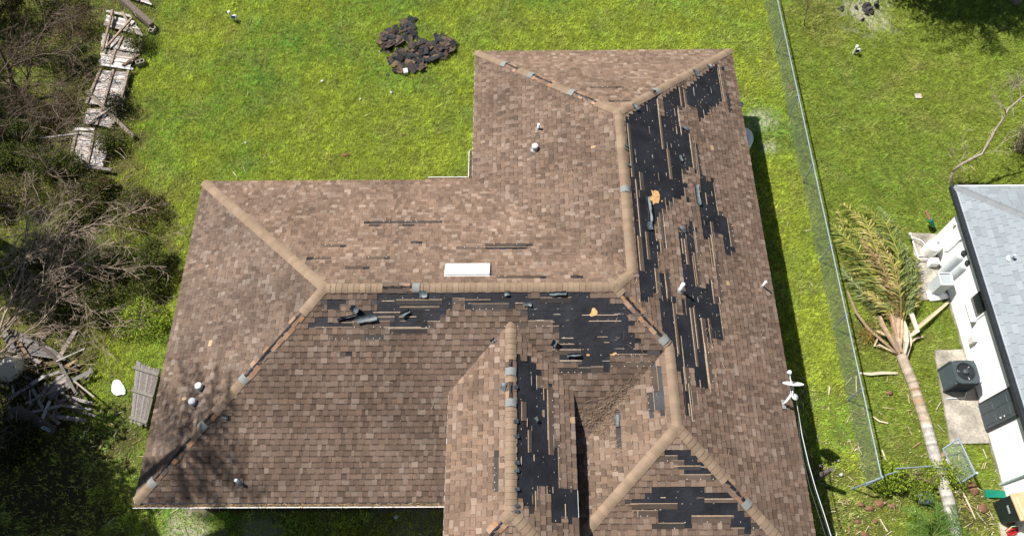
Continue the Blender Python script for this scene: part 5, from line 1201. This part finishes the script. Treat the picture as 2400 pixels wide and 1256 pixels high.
panel([(236, 166), (306, 170), (285, 250), (207, 245)], 16, 'long middle fence panel lying above the dark beam', (.02, .45, .95), seed=4)
panel([(205, 256), (280, 260), (262, 300), (196, 290)], 9, 'short fence panel crossed by the dark beam', (.5,), seed=5, gap=.15)
panel([(178, 310), (265, 318), (240, 392), (162, 380)], 15, 'lowest collapsed fence panel at the lawn edge', (.05, .52), seed=6)
panel([(291, -12), (350, 0), (356, 14), (300, -4)], 3, 'pale boards at the very top edge behind the leaning pole', (.5,), seed=16)
panel([(320, 848), (307, 988), (345, 1000), (377, 866)], 10, 'upright wooden gate panel with three cross rails leaning by the west eave', (.10, .48, .93), z=(.55, .35, .5, .7), seed=7, name='picket_gate', tone=.45, dog=True)
def plank(pts, wd, th, label, col=(.3, .26, .22), name='plank', cat='plank', group=None):
    mb = MB(); a, b = G(*pts[0]), G(*pts[1]); mb.beam(a, b, wd, th, col, random.uniform(-.3, .3)); tag(mb.build(name, M_oldwood, None, bevel=.004), label, cat, group)
plank([(205, 215, .25), (315, 322, .12)], .13, .13, 'dark square beam lying across the fallen fence panels', (.17, .14, .11), 'beam', 'beam')
plank([(283, -4, .6), (356, 60, .2)], .22, .2, 'thick dark pole leaning at the top edge beside the boards', (.15, .12, .095), 'pole', 'beam')
plank([(236, 152, .22), (312, 163, .2)], .10, .04, 'pale plank laid across between the third and middle panels', (.55, .53, .5))
plank([(176, 303, .2), (222, 304, .2)], .1, .04, 'short pale plank at the head of the lowest panel', (.5, .47, .44))
plank([(82, 327, .15), (185, 314, .2)], .08, .06, 'long thin grey pole left of the lowest panel', (.25, .24, .22))
plank([(170, 387, .2), (262, 399, .18)], .12, .06, 'dark plank at the foot of the lowest panel', (.15, .13, .12))
plank([(206, 288, .25), (282, 240, .3)], .07, .05, 'narrow pale rail crossing the dark beam', (.4, .35, .3))
plank([(286, 155, .2), (328, 127, .25)], .07, .06, 'dark rail at the right end of the pale cross plank', (.2, .14, .1))
plank([(250, 110, .3), (310, 42, .3)], .08, .06, 'brown rail slanting over the topmost panel', (.28, .2, .14))
plank([(240, 120, .3), (264, 25, .35)], .08, .06, 'upright brown rail down the left side of the top panels', (.24, .18, .13))
def cblock(px, py, rz, label):
    c = G(px, py, .1); R1 = Matrix.Rotation(rz, 3, 'Z'); mb = MB()
    for dx, dy, sx, sy in ((-.18, 0, .03, .19), (.18, 0, .03, .19), (0, 0, .03, .15), (0, .08, .33, .03), (0, -.08, .33, .03)): mb.box(c + R1 @ Vector((dx * .8, dy, 0)), sx, sy, .19, (.6, .62, .6), R1)
    tag(mb.build('concrete_block', M_conc, None), label, 'block')
cblock(358, 72, 1.2, 'hollow grey block near the foot of the thick pole'); cblock(330, 148, .4, 'grey block at the lawn edge beside the third panel')
HEAP = [((45, 905), (140, 870)), ((20, 935), (105, 880)), ((60, 945), (150, 905)), ((85, 935), (160, 860)), ((25, 870), (75, 950)), ((100, 955), (60, 880)), ((130, 975), (200, 985)), ((160, 930), (215, 945)), ((120, 900), (185, 850)), ((5, 850), (90, 900)), ((140, 850), (180, 925)), ((130, 935), (175, 960)), ((175, 960), (225, 975)), ((30, 820), (95, 850)), ((5, 905), (60, 860)), ((150, 950), (215, 960))]
hp = empty('timber_heap', G(100, 910), 'heap of broken planks and lath behind the white plastic sheet', 'timber')
q = random.Random(12)
for i, (a, b) in enumerate(HEAP):
    mb = MB(); k = q.choice(GW); mb.beam(G(*a, q.uniform(.1, .55)), G(*b, q.uniform(.1, .55)), q.uniform(.05, .13), .03, jit(k, .35, .95, q), q.uniform(-.5, .5)); mb.build('plank', M_oldwood, hp)
for i in range(60):
    a = Vector((*pxg(q.uniform(-10, 215), q.uniform(780, 985)), q.uniform(.05, .5))); an = q.choice([.6, 2.2, 1.0, 2.6]) + q.gauss(0, .35); L = q.uniform(.2, 1.0); v = Vector((math.cos(an), math.sin(an), q.gauss(0, .15))) * L / 2
    mb = MB(); k = q.choice(GW + [(.2, .14, .09), (.14, .1, .08), (.35, .25, .15)]); mb.beam(a - v, a + v, q.uniform(.03, .12), .022, jit(k, .25, .8, q), q.uniform(-.6, .6)); mb.build('plank', M_oldwood, hp)
panel([(102, 912), (150, 875), (172, 905), (118, 940)], 6, 'small brown panel of boards tilted on the timber heap', (), z=(.3, .4, .3, .25), seed=11, tone=.8)
panel([(15, 957), (50, 950), (145, 1005), (132, 1020)], 1, 'large dark board leaning below the timber heap with faded scribble', (), z=(.4, .55, .35, .12), seed=12, tone=.28, name='dark_board')
mb = MB(); sc = [(96, 1003), (102, 999), (108, 1001), (104, 1006), (98, 1004), (105, 1000), (113, 1004), (120, 1008), (115, 1011), (108, 1007), (112, 1003), (119, 1006)]
mb.tube([G(x, y, .40 - (x - 96) * .006) for x, y in sc], .012, 4, (.45, .62, .68), False); tag(mb.build('painted_scribble', M_poly), 'light blue looped scribble on the large dark board', 'graffiti')
panel([(0, 760), (100, 800), (170, 850), (20, 830)], 12, 'dark collapsed board screen at the left edge under the bare branches', (.2, .8), z=(.5, .5, .3, .3), seed=13, tone=.35, gap=.25)
tk_ = G(55, 872, .0); e = empty('white_drum', tk_, 'pale round drum lying among the planks at the left edge', 'drum')
mb = MB(); mb.lathe([(0, 0), (.36, 0), (.38, .05), (.36, .5), (.34, .58), (.15, .62), (0, .62)], 28, (.50, .47, .38), tk_ + Vector((-.1, .1, .15)), Matrix.Rotation(.5, 3, 'X')); mb.build('body', M_poly, e)
ring = []; q = random.Random(4); cpx, cpy = 277, 909
for i in range(18):
    a = 2 * PI * i / 18; r = (1 + .12 * math.sin(3 * a) + q.uniform(-.08, .08)); ring.append(G(cpx + 16 * r * math.cos(a) + 5 * math.sin(a), cpy + 19 * r * math.sin(a), .05))
cc_ = G(cpx, cpy, .09); mid = [(p + cc_) / 2 + Vector((0, 0, q.uniform(.0, .09))) for p in ring]; n = 18; mb = MB(); mb.mesh(ring + mid + [cc_], [(i, (i + 1) % n, n + (i + 1) % n, n + i) for i in range(n)] + [(n + i, n + (i + 1) % n, 2 * n) for i in range(n)], (1, 1, 1), True)
tag(mb.build('plastic_sheet', M_plastic), 'crumpled white plastic sheet on the grass left of the picket gate panel', 'plastic sheet')
# litter of twigs in the brush
mb = MB(); q = random.Random(31)
for i in range(2600):
    px = q.uniform(-40, 330); py = q.uniform(0, 1100); p = G(px, py)
    if not bool(inpoly(p.x, p.y, LEFTW)): continue
    a = q.uniform(0, 2 * PI); L = q.uniform(.12, .7); v = Vector((math.cos(a), math.sin(a), q.uniform(-.1, .25))) * L / 2; c = p + Vector((0, 0, q.uniform(.03, .5)))
    mb.tube([c - v, c + Vector((q.gauss(0, .03), q.gauss(0, .03), .02)), c + v], q.uniform(.003, .008), 3, jit(q.choice([PALE, GREYB, (.24, .16, .1)]), .5, 1.4, q), False)
tag(mb.build('twig_litter', M_bark), 'dry twigs and stalks littering the brush', 'twigs', kind='stuff')

# ------------------------------------------------------------------ heap of torn shingles on the lawn
pile = empty('shingle_pile', G(975, 115), 'ragged heap of torn brown and black roof shingles on the lawn behind the house', 'shingle pile')
q = random.Random(77)
zones = [([(940, 45), (968, 45), (975, 85), (965, 95), (940, 90)], 26, .08), ([(893, 85), (930, 60), (942, 100), (915, 108), (890, 100)], 40, .16), ([(960, 105), (1000, 98), (1022, 100), (1025, 130), (1000, 145), (965, 130)], 46, .15), ([(915, 140), (940, 115), (990, 140), (1000, 155), (960, 168), (920, 165)], 50, .12), ([(1022, 85), (1050, 90), (1068, 108), (1045, 130), (1020, 135)], 52, .2), ([(900, 108), (915, 110), (905, 125), (900, 122)], 5, .05)]
for poly, n, hgt in zones:
    n = int(n * 1.3)
    xs = [p[0] for p in poly]; ys = [p[1] for p in poly]; k = 0
    while k < n:
        x, y = q.uniform(min(xs), max(xs)), q.uniform(min(ys), max(ys))
        if not bool(inpoly(x, y, poly)): continue
        k += 1; c = G(x, y, .05 + hgt * .6 * q.random()); a = q.uniform(0, PI); L = q.uniform(.15, .5); W_ = q.uniform(.10, .27); R1 = Matrix.Rotation(a, 3, 'Z') @ Matrix.Rotation(q.gauss(0, .2), 3, 'X') @ Matrix.Rotation(q.gauss(0, .16), 3, 'Y')
        cu_ = q.uniform(-.15, .25) * W_; vs = []
        for ii, sx in enumerate((-.5, 0, .5)):
            for sy in (-.5, -.15, .2, .5): vs.append(c + R1 @ Vector((sx * L + q.gauss(0, .012), sy * W_ + q.gauss(0, .01), cu_ * (1 - 4 * sy * sy) + q.gauss(0, .006))))
        fs = [(i * 4 + j, i * 4 + j + 4, i * 4 + j + 5, i * 4 + j + 1) for i in range(2) for j in range(3)]
        col = q.choice([(.020, .022, .026), (.028, .03, .034), (.035, .035, .036), (.015, .016, .018), (.02, .021, .024), (.07, .048, .036), (.04, .032, .028), (.12, .078, .052)]); mb = MB(); mb.mesh(vs, fs, col)
        mb.build('torn_shingle', M_dark, pile)
mb = MB(); mb.box(G(951, 168, .1), .16, .22, .12, (.45, .47, .5), Matrix.Rotation(.2, 3, 'Z')); mb.build('metal_flashing', M_poly, pile)
mb = MB(); mb.lathe([(.10, -.18), (.10, .18)], 14, (.03, .03, .032), G(1001, 122, .14), Matrix.Rotation(PI / 2, 3, 'X')); mb.build('rolled_shingle', M_dark, pile)
mb = MB(); mb.box(G(908, 175, .04), .12, .08, .02, (.03, .03, .035), Matrix.Rotation(.5, 3, 'Z')); tag(mb.build('black_scrap', M_dark), 'lone black shingle chip in the grass below the shingle heap', 'roof shingle')
# small things on the lawns
def wellpipe(pts, label, blue):
    e = empty('pvc_standpipe', G(*pts[0]), label, 'standpipe'); b = G(*pts[0]); t = G(*pts[1])
    h = pts[1][2]; mb = MB(); mb.tube([b, (b.x, b.y, h)], .04, 10); mb.lathe([(.055, 0), (.055, .07), (0, .08)], 12, (1, 1, 1), (b.x, b.y, h)); mb.build('riser', M_pipe, e)
    mb = MB(); mb.tube([(b.x, b.y, h * .55), (b.x + .17, b.y + .05, h * .6), (b.x + .2, b.y + .02, h * .55), (b.x + .2, b.y, 0)], .032, 10); mb.build('side_pipe', M_pipe, e)
    mb = MB(); mb.box((b.x + .08, b.y, h * .5), .12, .1, .1, blue); mb.build('valve', M_poly, e, bevel=.01)
wellpipe([(546, 50), (540, 22, .42)], 'white plastic standpipe with blue valve on the open lawn at the top left', (.05, .2, .45))
wellpipe([(1999, 128), (2008, 103, .38)], 'white plastic standpipe loop on the right-hand lawn', (.05, .05, .05))
mb = MB(); mb.box(G(2152, 226, .03), .24, .22, .06, (.6, .55, .48)); tag(mb.build('paving_stone', M_conc, None, bevel=.01), 'single square stone set in the right-hand lawn', 'stone')
def flake(px, py, r, col, label, name, cat, h=.04, group=None, m=None, z=.05, asp=1.0, seed=0):
    q_ = random.Random(seed + px); c = G(px, py, z); n = 9; a0 = q_.uniform(0, 3); ring = [c + Vector((math.cos(a0 + 2 * PI * i / n) * r * q_.uniform(.6, 1.15), math.sin(a0 + 2 * PI * i / n) * r * asp * q_.uniform(.6, 1.15), q_.uniform(-.02, .02))) for i in range(n)]
    mb = MB(); mb.mesh(ring + [c + Vector((0, 0, h))] + [p - Vector((0, 0, .012)) for p in ring], [(i, (i + 1) % n, n) for i in range(n)] + [(n + 1 + i, n + 1 + (i + 1) % n, (i + 1) % n, i) for i in range(n)], col, True); tag(mb.build(name, m or M_poly), label, cat, group)
for px, py, r, lab in [(755, 190, .10, 'white tuft of insulation left of the shingle heap, nearest the brush'), (917, 217, .09, 'white tuft of insulation right below the shingle heap'), (845, 232, .07, 'small white tuft of insulation, the lowest of three on the lawn'), (575, 335, .07, 'small pale scrap of paper on the left lawn'), (928, 1210, .09, 'round white lump in the shade below the front gutter'), (1965, 1078, .07, 'small white scrap on the grass beside the fence near its corner'), (1972, 1112, .08, 'white scrap just above the broken cross fence')]: flake(px, py, r * .75, (.42, .45, .43), lab, 'white_scrap', 'scrap', .04)
for px, py, r, asp, lab in [(2085, 920, .13, .5, 'curled brown palm husk between fence and trunk'), (2215, 1083, .26, 1.2, 'large tan husk leaning on the trunk by the gate'), (2283, 1146, .16, 1.3, 'reddish husk below the gate, right of the trunk'), (2304, 1190, .17, .8, 'brown husk left of the wheelie bin'), (2018, 1182, .14, .5, 'dark red husk, leftmost of the lower litter'), (2040, 1190, .15, .45, 'dark red husk, second from left of the lower litter'), (2062, 1178, .18, .7, 'orange-brown husk under the cross fence'), (2092, 1185, .12, .6, 'brown husk left of the young palm top'), (2052, 1220, .12, .5, 'reddish husk above the bottom edge'), (2010, 1222, .11, .6, 'brown husk near the house shade'), (2028, 1250, .12, .8, 'brown husk cut by the bottom edge'), (1855, 206, .13, .9, 'flat rust-brown husk seen through the fence mesh'), (808, 363, .14, .6, 'orange dry leaf on the lawn behind the house'), (945, 316, .10, .3, 'narrow tan leaf right of the orange leaf'), (2258, 1160, .1, .6, 'small brown husk beside the trunk')]: flake(px, py, r, (.17, .085, .052) if r < .2 else (.26, .17, .11), lab, 'palm_husk', 'leaf', .015, asp=asp, m=M_palm)
def stick(pts, w_, lab):
    o = sheath(pts, w_, (.52, .45, .32), None, 'dry_frond_stalk'); tag(o, lab, 'stalk')
stick([(2015, 874, .06), (2040, 876, .1), (2070, 873, .1), (2105, 874, .05)], .05, 'long pale stalk lying across the grass beside the palm trunk'); stick([(2045, 975, .05), (2060, 986, .06), (2082, 991, .05)], .025, 'thin curved pale stalk below the long one')
stick([(2067, 1053, .05), (2073, 1070, .06), (2079, 1086, .05)], .03, 'straight short stalk above the fence corner'); stick([(2225, 1158, .05), (2250, 1148, .1), (2258, 1155, .1), (2285, 1212, .05)], .03, 'bent pale stalk right of the palm trunk near the bottom'); stick([(2062, 1215, .05), (2080, 1245, .05)], .025, 'thin tan stalk near the bottom edge left of the young palm'); stick([(2006, 880, .05), (2007, 918, .05)], .02, 'thin pale stalk seen through the fence mesh')
stick([(1942, 925, .05), (1944, 905, .1), (1946, 915, .05)], .03, 'small withered tuft on the grass between eave shade and fence')
c = G(2170, 1165, .15); mb = MB(); mb.lathe([(0, -.2), (.17, -.19), (.19, 0), (.16, .17), (0, .18)], 16, (.22, .29, .34), c, Matrix.Rotation(1.2, 3, 'Y')); tag(mb.build('blue_bucket', M_poly), 'blue-grey plastic tub half hidden under the bright green shrub', 'tub')
mb = MB(); p = G(1903, 1124); mb.tube([p, (p.x + .05, p.y, .7), (p.x + .12, p.y + .02, 1.25)], [.085, .08, .06], 8, (.13, .11, .10)); tag(mb.build('wooden_stump_post', M_bark), 'dark weathered post standing in the shade of the east eave', 'post')
mb = MB(); p = G(1890, 1110); mb.tube([p, (p.x + .25, p.y + .12, .5)], [.05, .04], 6, (.12, .1, .09)); tag(mb.build('wooden_stump_post', M_bark), 'short dark stub leaning beside the taller dark post', 'post')

mb = MB(); q = random.Random(51)
for i in range(1500):
    px, py = (q.uniform(1880, 2330), q.uniform(880, 1270)) if i < 650 else (q.uniform(300, 2400), q.uniform(0, 1256)) if i < 1250 else (q.uniform(180, 480), q.uniform(880, 1256))
    c = G(px, py, .045); a = q.uniform(0, 2 * PI); L = q.uniform(.02, .07) if q.random() < .75 else q.uniform(.1, .35); v = Vector((math.cos(a), math.sin(a), 0)); w_ = Vector((-v.y, v.x, 0)) * q.uniform(.006, .014)
    mb.face([c - v * L / 2 - w_, c + v * L / 2 - w_ * .5, c + v * L / 2 + w_ * .5 + Vector((0, 0, .02)), c - v * L / 2 + w_], jit(q.choice([(.45, .36, .22), (.30, .19, .11), (.5, .45, .33)]), .7, 1.2, q))
tag(mb.build('leaf_litter', M_needle), 'scattered dry straw and leaf bits on the lawns', 'leaf litter', kind='stuff')

# ------------------------------------------------------------------ east side of the brown house
c = G(1741, 316, 1.25); e = empty('propane_tank', (c.x, c.y, 0), 'white upright tank half hidden under the east eave', 'tank')
mb = MB(); mb.lathe([(.0, 0), (.40, 0), (.40, 1.05), (.36, 1.18), (.22, 1.26), (0, 1.28)], 28, (.74, .76, .77), (c.x, c.y, .02)); mb.build('body', M_poly, e); mb = MB(); mb.lathe([(.06, 0), (.06, .06), (0, .07)], 12, (.5, .5, .5), (c.x, c.y, 1.29)); mb.build('valve', M_poly, e)
c = G(1737, 246, 1.6); mb = MB(); mb.box((16.34, c.y, 1.5), .14, .3, .42, (.45, .5, .54)); e = empty('electric_meter', (16.3, c.y, 1.3), 'grey meter peeking out from under the east eave above the white tank', 'meter'); mb.build('box', M_poly, e, bevel=.02)
mb = MB(); mb.lathe([(0, 0), (.10, 0), (.10, .12), (.07, .16), (0, .17)], 16, (.5, .58, .64), (c.x - .1, c.y, 1.6), Matrix.Rotation(PI / 2, 3, 'Y')); mb.build('dial', M_poly, e)
# satellite dish
B = onp('east', 1836, 948, .02); e = empty('satellite_dish', B, 'white satellite dish seen edge-on, bolted at the east eave', 'satellite dish')
mb = MB(); mb.box(B + Vector((0, 0, .03)), .24, .12, .012, (.3, .3, .3), basis('east')); mb.build('foot_plate', M_poly, e)
T = B + Vector((.10, .12, .48)); mb = MB(); mb.tube([B, B + Vector((.03, .03, .2)), T], .028, 10); mb.build('mast', M_dish, e)
cD = G(1859, 903, 3.35); nrm = (CU * .985 + CR * .02 + CF * -.06).normalized(); x_ = nrm.cross(Vector((0, 0, 1))).normalized(); y_ = x_.cross(nrm); RM = Matrix((x_, y_, nrm)).transposed()
mb = MB(); pr = [(0, 0), (.10, .006), (.18, .02), (.25, .042), (.262, .05), (.25, .05), (.18, .03), (.1, .016), (0, .01)]; mb.lathe(pr, 32, (1, 1, 1), cD, RM); mb.build('reflector', M_dish, e)
mb = MB(); mb.tube([T, cD - nrm * .02], .02, 8); mb.tube([B + Vector((.02, .05, .1)), T + Vector((-.02, .03, -.08)), cD - nrm * .03 - x_ * .05], .012, 6); mb.build('bracket', M_dish, e)
fe = G(1851, 873, 3.6); mb = MB(); mb.tube([cD - nrm * .01 - y_ * .02, (cD + fe) / 2 + Vector((-.03, 0, 0)), fe], .016, 8); mb.build('feed_arm', M_dish, e); mb = MB(); mb.lathe([(0, -.05), (.035, -.05), (.045, .03), (.03, .06), (0, .06)], 12, (1, 1, 1), fe, RM); mb.box(fe + Vector((-.02, 0, .02)), .1, .05, .05); mb.build('feed_horn', M_dish, e)
c2 = G(1861, 930, 3.15); mb = MB(); mb.lathe([(0, -.02), (.05, -.02), (.10, .03), (.09, .05), (0, .065)], 18, (1, 1, 1), c2, Matrix.Rotation(.4, 3, 'Y')); mb.tube([c2, T], .025, 8); mb.build('pole_cap', M_dish, e)
mb = MB(); mb.tube([G(1872, 925, 3.1), G(1882, 940, 2.9), G(1884, 960, 2.8), G(1870, 945, 2.85)], .006, 5, (.1, .1, .1)); mb.build('loose_lead', M_cable, e)
for lab, col, r, dx in (('white cable running down from the dish past the east eave', (.62, .64, .66), .009, 0), ('thin black cable beside the white one', (.012, .013, .015), .009, -4), ('slack grey cable nearest the east eave', (.06, .07, .07), .006, -13)):
    pts = [(1866, 935, 2.95), (1871, 965, 2.9), (1880 + dx * .5, 1020, 2.85), (1895 + dx * .8, 1085, 2.8), (1912 + dx, 1145, 2.8), (1932 + dx, 1205, 2.8), (1950 + dx, 1262, 2.85), (1975 + dx, 1340, 3.0)]
    mb = MB(); mb.tube([G(*q_) for q_ in pts], r, 6, col, False); tag(mb.build('cable', M_cable), lab, 'cable', 'cables along the east eave')
